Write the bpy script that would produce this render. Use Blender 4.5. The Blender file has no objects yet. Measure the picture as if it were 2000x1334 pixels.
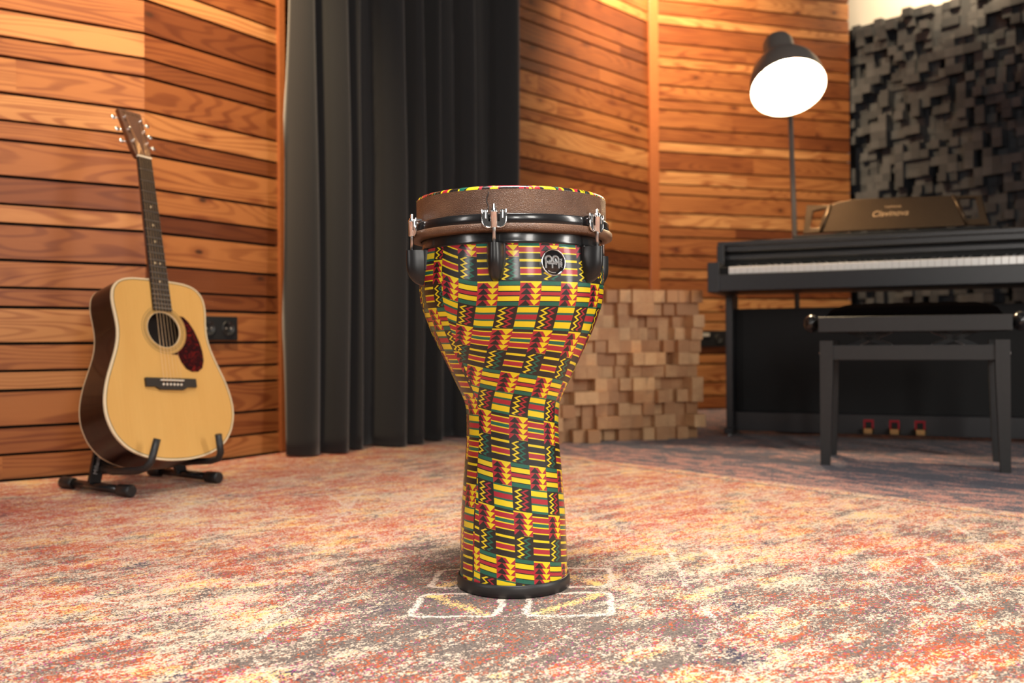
import bpy, bmesh, math, random
from mathutils import Vector, Matrix, Euler
random.seed(7)
PI = math.pi
SC = bpy.context.scene
COL = SC.collection
F, H, ROLL = 1800.0, 0.392, 0.007          # focal length in px of a 2000 px frame, eye height, camera roll


# ------------------------------------------------------------------ helpers: pixels to real places on the floor plan
def unroll(px, py):
    dx, dy = px - 1000, py - 670
    c, s = math.cos(ROLL), math.sin(ROLL)
    return dx * c - dy * s, dx * s + dy * c

def at(px, py, Y):
    u, v = unroll(px, py)
    return Vector((u / F * Y, Y, H - v / F * Y))

def ground(px, py):
    u, v = unroll(px, py)
    Y = F * H / v
    return (u / F * Y, Y)


# ------------------------------------------------------------------ helpers: tagging
def tag(o, label=None, cat=None, group=None, kind=None):
    if label: o['label'] = label
    if cat: o['category'] = cat
    if group: o['group'] = group
    if kind: o['kind'] = kind
    return o

def thing(name, label, cat, loc=(0, 0, 0), rot=(0, 0, 0), group=None):
    o = bpy.data.objects.new(name, None)
    COL.objects.link(o)
    o.location = loc
    o.rotation_euler = rot
    o.empty_display_size = 0.05
    return tag(o, label, cat, group)

def copy_tree(o, parent=None):
    c = o.copy(); COL.objects.link(c)
    c.parent = parent
    for ch in list(o.children): copy_tree(ch, c)
    return c


# ------------------------------------------------------------------ helpers: mesh builder
class MB:
    def __init__(self):
        self.bm = bmesh.new()
        self.uv = self.bm.loops.layers.uv.new('UVMap')
        self.tone = self.bm.faces.layers.float.new('tone')

    def face(self, vs, mi=0, smooth=False, tone=0.5, uvs=None):
        try:
            f = self.bm.faces.new(vs)
        except ValueError:
            return None
        f.material_index = mi; f.smooth = smooth; f[self.tone] = tone
        if uvs:
            for l, q in zip(f.loops, uvs): l[self.uv].uv = q
        return f

    def box(self, lo, hi, M=None, mi=0, tone=0.5, bevel=0.0, seg=2, uvoff=(0, 0)):
        x0, y0, z0 = lo; x1, y1, z1 = hi
        if bevel > 0:
            b = bmesh.new()
            vs = [b.verts.new(p) for p in ((x0,y0,z0),(x1,y0,z0),(x1,y1,z0),(x0,y1,z0),(x0,y0,z1),(x1,y0,z1),(x1,y1,z1),(x0,y1,z1))]
            for q in ((0,3,2,1),(4,5,6,7),(0,1,5,4),(1,2,6,5),(2,3,7,6),(3,0,4,7)): b.faces.new([vs[i] for i in q])
            bmesh.ops.bevel(b, geom=b.edges[:], offset=bevel, segments=seg, profile=0.5, affect='EDGES')
            self.add(b, M, mi, smooth=False, tone=tone); return
        P = [Vector(p) for p in ((x0,y0,z0),(x1,y0,z0),(x1,y1,z0),(x0,y1,z0),(x0,y0,z1),(x1,y0,z1),(x1,y1,z1),(x0,y1,z1))]
        V = [self.bm.verts.new(M @ p if M else p) for p in P]
        for q in ((0,3,2,1),(4,5,6,7),(0,1,5,4),(1,2,6,5),(2,3,7,6),(3,0,4,7)):
            n = q
            uvs = []
            for i in n:
                p = P[i]
                if q in ((0,3,2,1),(4,5,6,7)): uvs.append((p.x + uvoff[0], p.y + uvoff[1]))
                elif q in ((0,1,5,4),(2,3,7,6)): uvs.append((p.x + uvoff[0], p.z + uvoff[1]))
                else: uvs.append((p.y + uvoff[0], p.z + uvoff[1]))
            self.face([V[i] for i in n], mi, False, tone, uvs)

    def add(self, b, M=None, mi=0, smooth=False, tone=0.5):
        mp = {}
        for v in b.verts: mp[v] = self.bm.verts.new(M @ v.co if M else v.co)
        for f in b.faces: self.face([mp[v] for v in f.verts], mi, smooth, tone)
        b.free()

    def lathe(self, prof, n=48, M=None, mi=0, smooth=True, a0=0.0, a1=2*PI, uvf=None):
        """prof: list of (r, z); revolved about z."""
        full = abs(a1 - a0 - 2*PI) < 1e-6
        cols = n if full else n + 1
        rings = []
        for (r, z) in prof:
            if r < 1e-6:
                v = self.bm.verts.new(M @ Vector((0, 0, z)) if M else (0, 0, z)); rings.append([v]); continue
            row = []
            for k in range(cols):
                a = a0 + (a1 - a0) * k / n
                p = Vector((r*math.cos(a), r*math.sin(a), z))
                row.append(self.bm.verts.new(M @ p if M else p))
            rings.append(row)
        for i in range(len(prof) - 1):
            A, B = rings[i], rings[i+1]
            for k in range(n):
                k2 = (k + 1) % cols
                if len(A) == 1 and len(B) == 1: continue
                if len(A) == 1: self.face([A[0], B[k2], B[k]], mi, smooth)
                elif len(B) == 1: self.face([A[k], A[k2], B[0]], mi, smooth)
                else:
                    uvs = None
                    if uvf:
                        uvs = [uvf(k, i), uvf(k+1, i), uvf(k+1, i+1), uvf(k, i+1)]
                    self.face([A[k], A[k2], B[k2], B[k]], mi, smooth, 0.5, uvs)

    def tube(self, pts, r, n=10, M=None, mi=0, caps=True, radii=None):
        pts = [Vector(p) for p in pts]
        rings = []
        prev = None
        for i, p in enumerate(pts):
            if i == 0: d = pts[1] - p
            elif i == len(pts) - 1: d = p - pts[i-1]
            else: d = (pts[i+1] - p).normalized() + (p - pts[i-1]).normalized()
            d.normalize()
            if prev is None:
                u = d.orthogonal().normalized()
            else:
                u = (prev - d * prev.dot(d)).normalized()
            prev = u
            w = d.cross(u)
            rr = radii[i] if radii else r
            ring = []
            for k in range(n):
                a = 2*PI*k/n
                q = p + (u*math.cos(a) + w*math.sin(a)) * rr
                ring.append(self.bm.verts.new(M @ q if M else q))
            rings.append(ring)
        for i in range(len(rings)-1):
            for k in range(n):
                k2 = (k+1) % n
                self.face([rings[i][k], rings[i][k2], rings[i+1][k2], rings[i+1][k]], mi, True)
        if caps:
            self.face(rings[0][::-1], mi); self.face(rings[-1], mi)

    def prism(self, poly, z0, z1, M=None, mi=0, smooth=False, mi_side=None, bottom=True):
        """poly: list of (x, y), extruded along local z."""
        n = len(poly)
        A = [self.bm.verts.new(M @ Vector((x, y, z0)) if M else (x, y, z0)) for x, y in poly]
        B = [self.bm.verts.new(M @ Vector((x, y, z1)) if M else (x, y, z1)) for x, y in poly]
        ms = mi if mi_side is None else mi_side
        for k in range(n):
            k2 = (k+1) % n
            self.face([A[k], A[k2], B[k2], B[k]], ms, smooth)
        self.face(B, mi)
        if bottom: self.face(A[::-1], mi)

    def sphere(self, c, r, M=None, mi=0, seg=20, ring=12, scale=(1,1,1)):
        b = bmesh.new()
        bmesh.ops.create_uvsphere(b, u_segments=seg, v_segments=ring, radius=r)
        T = Matrix.Translation(c) @ Matrix.Diagonal((*scale, 1))
        self.add(b, (M @ T) if M else T, mi, True)

    def build(self, name, mat, parent=None, weld=False, normals=True, autosmooth=None):
        if weld: bmesh.ops.remove_doubles(self.bm, verts=self.bm.verts, dist=1e-5)
        if normals: bmesh.ops.recalc_face_normals(self.bm, faces=self.bm.faces)
        me = bpy.data.meshes.new(name)
        self.bm.to_mesh(me); self.bm.free()
        for m in (mat if isinstance(mat, (list, tuple)) else [mat]): me.materials.append(m)
        o = bpy.data.objects.new(name, me)
        COL.objects.link(o)
        if parent: o.parent = parent
        if autosmooth:
            me.shade_smooth() if hasattr(me, 'shade_smooth') else None
            mod = o.modifiers.new('edges', 'EDGE_SPLIT'); mod.split_angle = autosmooth
        return o

def text_mesh(name, s, size, mat, parent, M, extrude=0.0004, shear=0.0, space=1.0, align='CENTER', kind=None):
    cu = bpy.data.curves.new(name, 'FONT')
    cu.body = s; cu.size = size; cu.extrude = extrude; cu.shear = shear; cu.space_character = space
    cu.align_x = align; cu.align_y = 'CENTER'
    t = bpy.data.objects.new(name + '_src', cu)
    COL.objects.link(t)
    bpy.context.view_layer.update()
    dg = bpy.context.evaluated_depsgraph_get()
    me = bpy.data.meshes.new_from_object(t.evaluated_get(dg))
    bpy.data.objects.remove(t)
    me.name = name
    me.materials.clear(); me.materials.append(mat)
    me.transform(M)
    o = bpy.data.objects.new(name, me); COL.objects.link(o)
    o.parent = parent
    return o

def frame_mat(o, x, y, z):
    """Matrix taking local axes to x, y, z with origin o."""
    x, y, z, o = Vector(x), Vector(y), Vector(z), Vector(o)
    return Matrix(((x.x, y.x, z.x, o.x), (x.y, y.y, z.y, o.y), (x.z, y.z, z.z, o.z), (0, 0, 0, 1)))


# ------------------------------------------------------------------ helpers: shader nodes
class Sh:
    def __init__(self, name):
        self.m = bpy.data.materials.new(name); self.m.use_nodes = True
        self.t = self.m.node_tree; self.N = self.t.nodes; self.L = self.t.links
        self.N.clear()
        self.out = self.N.new('ShaderNodeOutputMaterial')
        self.b = self.N.new('ShaderNodeBsdfPrincipled')
        self.L.new(self.b.outputs[0], self.out.inputs[0])

    def put(self, sock, v):
        if isinstance(v, bpy.types.NodeSocket): self.L.new(v, sock)
        else: sock.default_value = v

    def set(self, **kw):
        for k, v in kw.items(): self.put(self.b.inputs[k.replace('_', ' ')], v)
        return self

    def math(self, op, a, b=0.0, c=0.0, clamp=False):
        n = self.N.new('ShaderNodeMath'); n.operation = op; n.use_clamp = clamp
        self.put(n.inputs[0], a); self.put(n.inputs[1], b)
        if len(n.inputs) > 2: self.put(n.inputs[2], c)
        return n.outputs[0]
    def add(self, a, b): return self.math('ADD', a, b)
    def sub(self, a, b): return self.math('SUBTRACT', a, b)
    def mul(self, a, b): return self.math('MULTIPLY', a, b)
    def gt(self, a, b): return self.math('GREATER_THAN', a, b)
    def lt(self, a, b): return self.math('LESS_THAN', a, b)
    def absv(self, a): return self.math('ABSOLUTE', a)
    def fract(self, a): return self.math('FRACT', a)
    def mx(self, a, b): return self.math('MAXIMUM', a, b)
    def mn(self, a, b): return self.math('MINIMUM', a, b)
    def sstep(self, a, lo, hi):
        n = self.N.new('ShaderNodeMapRange'); n.interpolation_type = 'SMOOTHSTEP'
        self.put(n.inputs[0], a); self.put(n.inputs[1], lo); self.put(n.inputs[2], hi)
        return n.outputs[0]

    def xyz(self, v):
        n = self.N.new('ShaderNodeSeparateXYZ'); self.put(n.inputs[0], v); return n.outputs
    def vec(self, x, y, z=0.0):
        n = self.N.new('ShaderNodeCombineXYZ')
        for i, q in enumerate((x, y, z)): self.put(n.inputs[i], q)
        return n.outputs[0]
    def coord(self, kind='Object'): return self.N.new('ShaderNodeTexCoord').outputs[kind]
    def attr(self, name):
        n = self.N.new('ShaderNodeAttribute'); n.attribute_name = name; return n.outputs['Fac']
    def noise(self, v, scale=5, detail=2, rough=0.5, dist=0.0):
        n = self.N.new('ShaderNodeTexNoise'); self.put(n.inputs['Vector'], v)
        n.inputs['Scale'].default_value = scale; n.inputs['Detail'].default_value = detail
        n.inputs['Roughness'].default_value = rough; n.inputs['Distortion'].default_value = dist
        return n.outputs[0]
    def vor(self, v, scale=5, feature='F1', rnd=1.0):
        n = self.N.new('ShaderNodeTexVoronoi'); n.feature = feature; self.put(n.inputs['Vector'], v)
        n.inputs['Scale'].default_value = scale; n.inputs['Randomness'].default_value = rnd
        return n.outputs
    def mix(self, f, a, b):
        n = self.N.new('ShaderNodeMix'); n.data_type = 'RGBA'
        self.put(n.inputs[0], f)
        for s, v in ((n.inputs[6], a), (n.inputs[7], b)):
            self.put(s, v if isinstance(v, bpy.types.NodeSocket) else (*v[:3], 1))
        return n.outputs[2]
    def ramp(self, f, stops, interp='LINEAR'):
        n = self.N.new('ShaderNodeValToRGB'); self.put(n.inputs[0], f)
        cr = n.color_ramp; cr.interpolation = interp
        while len(cr.elements) > 1: cr.elements.remove(cr.elements[-1])
        cr.elements[0].position = stops[0][0]; cr.elements[0].color = (*stops[0][1], 1)
        for p, c in stops[1:]:
            e = cr.elements.new(p); e.color = (*c, 1)
        return n.outputs[0]
    def bump(self, h, strength=0.2, dist=0.001):
        n = self.N.new('ShaderNodeBump'); n.inputs['Strength'].default_value = strength
        n.inputs['Distance'].default_value = dist
        self.put(n.inputs['Height'], h); self.L.new(n.outputs[0], self.b.inputs['Normal'])

def plain(name, col, rough=0.5, metal=0.0, var=0.08, scale=40, bump=0.0, spec=0.5, coat=0.0, emit=None, estr=0.0):
    s = Sh(name)
    n = s.noise(s.coord('Object'), scale, 3)
    lo = tuple(c * (1 - var) for c in col); hi = tuple(min(1, c * (1 + var)) for c in col)
    s.set(Base_Color=s.mix(n, lo, hi), Roughness=rough, Metallic=metal)
    s.b.inputs['Specular IOR Level'].default_value = spec
    if coat: s.b.inputs['Coat Weight'].default_value = coat; s.b.inputs['Coat Roughness'].default_value = 0.08
    if bump: s.bump(n, bump, 0.001)
    if emit:
        s.b.inputs['Emission Color'].default_value = (*emit, 1); s.b.inputs['Emission Strength'].default_value = estr
    return s.m


# ------------------------------------------------------------------ materials
def wood_wall():
    s = Sh('cedar_boards')
    uv = s.coord('UV'); u, v, _ = s.xyz(uv)
    tone = s.attr('tone')
    # flame figure: contour lines of a stretched noise field
    f = s.noise(s.vec(s.mul(u, 1.1), s.mul(v, 9.0), s.mul(tone, 37.0)), 1.0, 1.5, 0.4, 0.2)
    rings = s.math('SINE', s.mul(f, 120.0))
    rings = s.sstep(rings, -0.2, 1.0)
    fine = s.noise(s.vec(s.mul(u, 6.0), s.mul(v, 260.0)), 1.0, 3, 0.6)
    kn = s.vor(s.vec(s.mul(u, 1.0), s.mul(v, 2.1), s.mul(tone, 11.0)), 4.2)[0]
    knot = s.sstep(kn, 0.095, 0.035)
    halo = s.mul(s.sstep(kn, 0.26, 0.06), 0.6)
    blotch = s.noise(s.vec(s.mul(u, 1.5), s.mul(v, 6.0), s.mul(tone, 5.0)), 2.0, 3, 0.55)
    base = s.ramp(tone, [(0.0, (0.12, 0.032, 0.011)), (0.35, (0.26, 0.082, 0.025)), (0.7, (0.43, 0.165, 0.052)), (1.0, (0.58, 0.285, 0.110))])
    dark = s.ramp(tone, [(0.0, (0.075, 0.018, 0.007)), (0.5, (0.16, 0.040, 0.013)), (1.0, (0.29, 0.090, 0.028))])
    k = s.math('ADD', s.mul(rings, 0.60), s.mul(s.sub(blotch, 0.47), 1.5), clamp=True)
    k = s.math('ADD', k, s.mul(s.sub(fine, 0.5), 0.5), clamp=True)
    k = s.math('ADD', k, halo, clamp=True)
    c = s.mix(k, base, dark)
    c = s.mix(knot, c, (0.06, 0.022, 0.010))
    s.set(Base_Color=c, Roughness=s.add(s.mul(fine, 0.15), 0.36))
    s.b.inputs['Specular IOR Level'].default_value = 0.4
    s.bump(fine, 0.15, 0.0006)
    return s.m

def wood_block(name, c0, c1, rough=0.55):
    s = Sh(name)
    oi = s.N.new('ShaderNodeObjectInfo').outputs['Random']
    p = s.coord('Object')
    x, y, z = s.xyz(p)
    off = s.mul(oi, 31.0)
    tone = s.attr('tone')
    n = s.noise(s.vec(s.mul(s.add(x, off), 60.0), s.mul(y, 5.0), s.mul(z, 110.0)), 1.0, 3, 0.6)
    big = s.noise(s.vec(s.add(x, off), y, z), 14.0, 2)
    k = s.math('ADD', s.mul(n, 0.55), s.add(s.mul(s.sub(big, 0.5), 0.9), s.mul(s.sub(tone, 0.5), 0.9)), clamp=True)
    s.set(Base_Color=s.mix(k, c0, c1), Roughness=rough)
    s.bump(n, 0.12, 0.0006)
    return s.m

RED = (0.43, 0.016, 0.032); YEL = (0.86, 0.66, 0.008); GRN = (0.006, 0.125, 0.080); BLK = (0.011, 0.009, 0.008)

def kente(name, sheen=True):
    s = Sh(name)
    u, v, _ = s.xyz(s.coord('UV'))
    c2 = s.mul(s.fract(u), 2.0)
    isq = s.gt(c2, 1.0)
    isp = s.sub(1.0, isq)
    c = s.fract(c2)
    row = s.math('FLOORED_MODULO', s.math('FLOOR', v), 4.0)
    rv = s.fract(v)
    def is_row(k): return s.lt(s.absv(s.sub(row, float(k))), 0.5)
    SG = s.ramp(rv, [(0, GRN), (.15, BLK), (.185, YEL), (.385, BLK), (.43, RED), (.57, BLK), (.61, YEL), (.80, BLK), (.835, GRN)], 'CONSTANT')
    S1 = s.ramp(rv, [(0, GRN), (.06, YEL), (.28, GRN), (.37, RED), (.58, GRN), (.66, YEL), (.90, GRN)], 'CONSTANT')
    S2 = s.ramp(rv, [(0, BLK), (.12, YEL), (.17, RED), (.37, YEL), (.42, GRN), (.56, YEL), (.61, RED), (.81, YEL), (.86, BLK)], 'CONSTANT')
    S3 = s.ramp(rv, [(0, BLK), (.10, YEL), (.20, BLK), (.43, YEL), (.49, RED), (.68, YEL), (.745, BLK)], 'CONSTANT')
    st = s.mix(is_row(1), SG, S1)
    st = s.mix(is_row(2), st, S2)
    st = s.mix(is_row(3), st, S3)
    # zigzag cells
    tri = s.math('PINGPONG', s.add(s.mul(rv, 4.2), 0.2), 0.5)
    tri = s.mul(s.sub(tri, 0.25), 0.55)
    z1 = s.lt(s.absv(s.sub(s.sub(c, 0.31), tri)), 0.075)
    z2 = s.lt(s.absv(s.sub(s.sub(c, 0.66), tri)), 0.075)
    inn = s.mul(s.gt(rv, 0.06), s.lt(rv, 0.95))
    z1 = s.mul(z1, inn); z2 = s.mul(z2, inn)
    sec = s.mix(is_row(1), GRN, RED)
    zg = s.mix(z1, BLK, YEL); zg = s.mix(z2, zg, sec)
    # arrow cells: black triangles pointing up on the left, yellow ones pointing down on the right
    q = s.fract(s.mul(s.sub(rv, 0.06), 4.25))
    blk = s.lt(s.absv(s.sub(c, 0.30)), s.mul(q, 0.27))
    q2 = s.fract(s.add(s.mul(s.sub(rv, 0.06), 4.25), 0.05))
    yel = s.lt(s.absv(s.sub(c, 0.74)), s.mul(s.sub(1.0, q2), 0.26))
    edge = s.mul(s.lt(s.absv(s.sub(s.sub(c, 0.50), s.mul(q, 0.30))), 0.02), s.lt(c, 0.8))
    ar = s.mix(edge, RED, BLK); ar = s.mix(blk, ar, BLK); ar = s.mix(yel, ar, YEL)
    ar = s.mix(s.lt(rv, 0.06), ar, YEL)
    zig = s.mul(isp, s.math('ADD', is_row(1), is_row(3), clamp=True))
    arr = s.math('ADD', s.mul(isq, is_row(0)), s.mul(isp, is_row(2)), clamp=True)
    col = s.mix(zig, st, zg)
    col = s.mix(arr, col, ar)
    weave = s.noise(s.vec(s.mul(u, 150.0), s.mul(v, 95.0)), 1.0, 2, 0.5)
    s.set(Base_Color=col, Roughness=s.add(0.16, s.mul(weave, 0.20)))
    s.b.inputs['Specular IOR Level'].default_value = 0.5
    s.b.inputs['Coat Weight'].default_value = 0.35; s.b.inputs['Coat Roughness'].default_value = 0.13
    s.bump(weave, 0.42, 0.0006)
    return s.m

def rug_mat():
    s = Sh('distressed_wool_rug')
    x, y, _ = s.xyz(s.coord('Object'))
    ca, sa = 0.65, 0.76
    a = s.sub(s.mul(x, ca), s.mul(y, sa))
    b = s.add(s.mul(x, sa), s.mul(y, ca))
    p = s.vec(x, y, 0)
    ab = s.vec(a, b, 0)
    cell = s.xyz(s.vor(p, 440.0)[1])            # one random colour per tuft
    cell2 = s.xyz(s.vor(s.vec(s.mul(a, 260.0), s.mul(b, 120.0), 3.0), 1.0)[1])
    r1, r2, r3 = cell[0], cell[1], cell[2]
    q1 = cell2[0]
    zone = s.noise(ab, 1.9, 3, 0.6)
    zone2 = s.noise(s.vec(s.add(a, 7.3), b, 0.0), 2.6, 3, 0.6)
    streak = s.noise(s.vec(s.mul(a, 24.0), s.mul(b, 9.5), 0.0), 1.0, 4, 0.62)
    streak2 = s.noise(s.vec(s.mul(a, 27.0), s.mul(b, 11.0), 8.0), 1.0, 4, 0.62)
    streak3 = s.noise(s.vec(s.mul(a, 22.0), s.mul(b, 8.5), 15.0), 1.0, 4, 0.62)
    blot = s.noise(s.vec(s.mul(a, 8.0), s.mul(b, 5.0), 4.0), 1.0, 3, 0.6)
    def dither(f, w=0.21): return s.add(f, s.add(s.mul(s.sub(r1, 0.5), w), s.mul(s.sub(q1, 0.5), w*0.8)))
    cream = s.mix(r3, (0.50, 0.37, 0.27), (0.70, 0.56, 0.44))
    peach = (0.78, 0.49, 0.17)
    red = s.mix(r2, (0.32, 0.036, 0.011), (0.54, 0.125, 0.034))
    grey = s.mix(r2, (0.062, 0.050, 0.044), (0.19, 0.15, 0.13))
    col = s.mix(s.gt(dither(s.add(s.mul(streak2, 0.7), s.mul(zone2, 0.3)), 0.3), 0.505), cream, peach)
    # grey-brown field gathers near the medallion and in front of it
    dx = s.sub(x, 0.02); dy = s.sub(y, 1.40)
    rad = s.math('SQRT', s.add(s.mul(dx, dx), s.mul(dy, dy)))
    near = s.mul(s.sstep(rad, 0.50, 0.12), 0.06)
    fy = s.mul(s.sstep(y, 2.1, 1.10), 0.072)
    gf = s.add(s.add(s.mul(streak, 0.62), s.mul(zone, 0.38)), s.add(near, fy))
    col = s.mix(s.gt(dither(gf), 0.538), col, grey)
    # orange-red: more on the far half and to the left
    lf = s.mul(s.sstep(x, -0.1, -1.0), 0.03)
    far = s.mul(s.sstep(y, 1.35, 2.6), 0.036)
    rf = s.add(s.add(s.mul(streak3, 0.45), s.mul(s.add(blot, zone2), 0.275)), s.sub(s.add(lf, far), near))
    col = s.mix(s.gt(dither(rf), 0.570), col, red)
    # sparse magenta and navy tufts
    pk = s.mul(s.gt(r3, 0.965), s.gt(blot, 0.45))
    col = s.mix(pk, col, (0.42, 0.045, 0.20))
    nv = s.gt(dither(s.noise(s.vec(s.add(a, 3.1), b, 2.0), 6.5, 3, 0.6), 0.22), 0.735)
    col = s.mix(nv, col, (0.035, 0.032, 0.060))
    # cream drawing of the medallion: four rounded petals around the centre, and broken diamonds further out
    wob = s.mul(s.sub(s.noise(p, 22.0, 3, 0.6), 0.5), 0.026)
    wx = s.add(x, wob)
    wy = s.add(y, s.mul(s.sub(s.noise(s.vec(y, x, 5.0), 22.0, 3, 0.6), 0.5), 0.026))
    mxp = s.sub(s.absv(s.add(s.sub(wx, 0.008), s.mul(s.sub(wy, 1.46), -0.10))), 0.083)
    myp = s.sub(s.absv(s.sub(wy, 1.462)), 0.078)
    qx = s.mx(s.sub(s.absv(mxp), 0.045), 0.0); qy = s.mx(s.sub(s.absv(myp), 0.042), 0.0)
    d = s.sub(s.math('SQRT', s.add(s.mul(qx, qx), s.mul(qy, qy))), 0.018)
    line = s.lt(s.absv(d), s.add(0.0028, s.mul(r1, 0.004)))
    bar = s.mul(s.lt(s.absv(s.add(mxp, s.mul(myp, 0.9))), s.add(0.003, s.mul(r2, 0.016))), s.mul(s.lt(d, -0.006), s.gt(s.add(streak2, s.mul(r1, 0.3)), 0.62)))
    col = s.mix(bar, col, peach)
    segs = [((1655,1088),(1750,1178)),((1750,1178),(1897,1176)),((1810,1086),(1897,1176)),((1655,1088),(1810,1086)),
            ((1300,1064),(1345,1150)),((1345,1150),(1420,1240)),((1380,1070),(1412,1105)),((1840,1010),(1990,1110)),
            ((320,1008),(440,966)),((440,966),(640,966)),((640,966),(700,1000)),((700,1000),(600,1028)),((600,1028),(360,1030)),
            ((712,955),(650,1030)),((0,1226),(240,1216)),((240,1216),(330,1188)),((330,1188),(150,1170)),((150,1170),(0,1205)),
            ((480,1240),(640,1120)),((500,1255),(665,1130)),((500,1290),(540,1334))]
    dm = None
    for (p0, p1) in segs:
        (x0, y0), (x1, y1) = ground(*p0), ground(*p1)
        ex, ey = x1-x0, y1-y0; L2 = ex*ex + ey*ey
        px_, py_ = s.sub(wx, x0), s.sub(wy, y0)
        tt = s.math('DIVIDE', s.add(s.mul(px_, ex), s.mul(py_, ey)), L2, clamp=True)
        hx, hy = s.sub(px_, s.mul(tt, ex)), s.sub(py_, s.mul(tt, ey))
        dd = s.add(s.mul(hx, hx), s.mul(hy, hy))
        dm = dd if dm is None else s.mn(dm, dd)
    seg = s.mul(s.lt(s.math('SQRT', dm), s.add(0.001, s.mul(r1, 0.006))), s.gt(s.add(s.mul(r2, 0.5), s.mul(streak3, 1.2)), 0.88))
    line = s.math('ADD', s.mul(line, s.gt(s.add(r2, s.mul(streak, 0.8)), 0.58)), seg, clamp=True)
    col = s.mix(line, col, (0.66, 0.54, 0.46))
    # slate border along the far right edge of the rug
    bb = s.add(b, s.mul(s.sub(streak, 0.5), 0.05))
    slate = s.mix(r2, (0.042, 0.045, 0.066), (0.108, 0.106, 0.132))
    warm = s.gt(dither(s.noise(s.vec(s.mul(a, 11.0), s.mul(b, 24.0), 1.0), 1.0, 3, 0.6), 0.22), s.add(0.50, s.mul(s.sstep(b, 2.25, 2.7), 0.09)))
    bcol = s.mix(warm, slate, s.mix(r3, (0.34, 0.075, 0.055), (0.50, 0.35, 0.30)))
    bm_ = s.gt(s.add(bb, s.mul(s.sub(r1, 0.5), 0.03)), 2.215)
    col = s.mix(bm_, col, bcol)
    guard = s.lt(s.absv(s.sub(bb, 2.16)), 0.007)
    col = s.mix(s.mul(guard, s.gt(r1, 0.25)), col, (0.12, 0.105, 0.11))
    guard2 = s.lt(s.absv(s.sub(bb, 2.62)), 0.05)
    col = s.mix(s.mul(guard2, s.gt(r1, 0.45)), col, (0.05, 0.047, 0.068))
    s.set(Base_Color=col, Roughness=0.92)
    s.b.inputs['Specular IOR Level'].default_value = 0.15
    s.b.inputs['Sheen Weight'].default_value = 0.08
    s.bump(r1, 0.35, 0.0015)
    return s.m

def spruce():
    s = Sh('spruce_top')
    x, y, z = s.xyz(s.coord('Object'))
    g = s.noise(s.vec(s.mul(x, 330.0), s.mul(y, 3.0), 0.0), 1.0, 2, 0.5)
    big = s.noise(s.vec(s.mul(x, 14.0), s.mul(y, 2.5), 2.0), 1.0, 3, 0.55)
    k = s.math('ADD', s.mul(g, 0.35), s.mul(big, 0.65), clamp=True)
    s.set(Base_Color=s.mix(k, (0.60, 0.315, 0.078), (0.77, 0.475, 0.155)), Roughness=0.28)
    s.b.inputs['Coat Weight'].default_value = 0.3
    return s.m

def rosewood(name, c0, c1, rough=0.3, coat=0.4, sx=60.0, sy=4.0):
    s = Sh(name)
    x, y, z = s.xyz(s.coord('Object'))
    n = s.noise(s.vec(s.mul(x, sx), s.mul(y, sy), s.mul(z, sx)), 1.0, 4, 0.6, 0.6)
    s.set(Base_Color=s.mix(n, c0, c1), Roughness=rough)
    s.b.inputs['Coat Weight'].default_value = coat
    return s.m

def tortoise():
    s = Sh('tortoiseshell')
    n = s.noise(s.coord('Object'), 62.0, 4, 0.6, 1.2)
    c = s.ramp(n, [(0.42, (0.016, 0.002, 0.003)), (0.56, (0.055, 0.003, 0.004)), (0.67, (0.22, 0.012, 0.007)), (0.78, (0.50, 0.08, 0.02))])
    s.set(Base_Color=c, Roughness=0.15)
    return s.m

def goat():
    s = Sh('brown_woven_head_film')
    p = s.coord('Object'); x, y, z = s.xyz(p)
    ang = s.math('ARCTAN2', y, x)
    wv = s.noise(s.vec(s.mul(ang, 100.0), s.mul(z, 700.0), 0.0), 1.0, 2, 0.5)
    big = s.noise(p, 16.0, 4, 0.6)
    c = s.ramp(s.add(s.mul(big, 0.5), s.mul(wv, 0.5)), [(0.30, (0.045, 0.019, 0.010)), (0.5, (0.125, 0.058, 0.030)), (0.72, (0.25, 0.135, 0.075))])
    s.set(Base_Color=c, Roughness=0.36)
    s.bump(wv, 0.9, 0.0016)
    return s.m

def cloth():
    s = Sh('black_stage_cloth')
    x, y, z = s.xyz(s.coord('Object'))
    n = s.noise(s.vec(s.mul(x, 900.0), s.mul(y, 900.0), s.mul(z, 900.0)), 1.0, 1)
    s.set(Base_Color=s.mix(n, (0.015, 0.0153, 0.0168), (0.026, 0.0264, 0.0282)), Roughness=0.85)
    s.b.inputs['Sheen Weight'].default_value = 0.35
    s.b.inputs['Sheen Roughness'].default_value = 0.5
    s.b.inputs['Specular IOR Level'].default_value = 0.2
    return s.m

M_WALL = wood_wall()
M_GAP = plain('dark_wall_backing', (0.012, 0.008, 0.006), 0.9)
M_TRIM = rosewood('cedar_trim', (0.30, 0.085, 0.026), (0.44, 0.15, 0.048), 0.4, 0.1, 90.0, 90.0)
M_BLOCK = wood_block('spruce_end_grain', (0.42, 0.21, 0.095), (0.74, 0.47, 0.245))
M_GREYBLOCK = wood_block('grey_stained_wood', (0.028, 0.031, 0.038), (0.080, 0.081, 0.089), 0.6)
M_WHITE = plain('white_wall_paint', (0.80, 0.77, 0.72), 0.8, var=0.02)
M_FLOOR = plain('floor_boards', (0.18, 0.12, 0.08), 0.6)
M_RUG = rug_mat()
M_RUGEDGE = plain('rug_binding', (0.10, 0.085, 0.08), 0.95)
M_KENTE = kente('kente_print')
M_HEAD = goat()
M_BLACKP = plain('black_lacquer', (0.012, 0.012, 0.013), 0.22, coat=0.3, var=0.05)
M_BLACKR = plain('black_rubber', (0.016, 0.016, 0.017), 0.42, var=0.1)
M_BLACKPL = plain('black_plastic', (0.010, 0.010, 0.011), 0.33, var=0.1)
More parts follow.
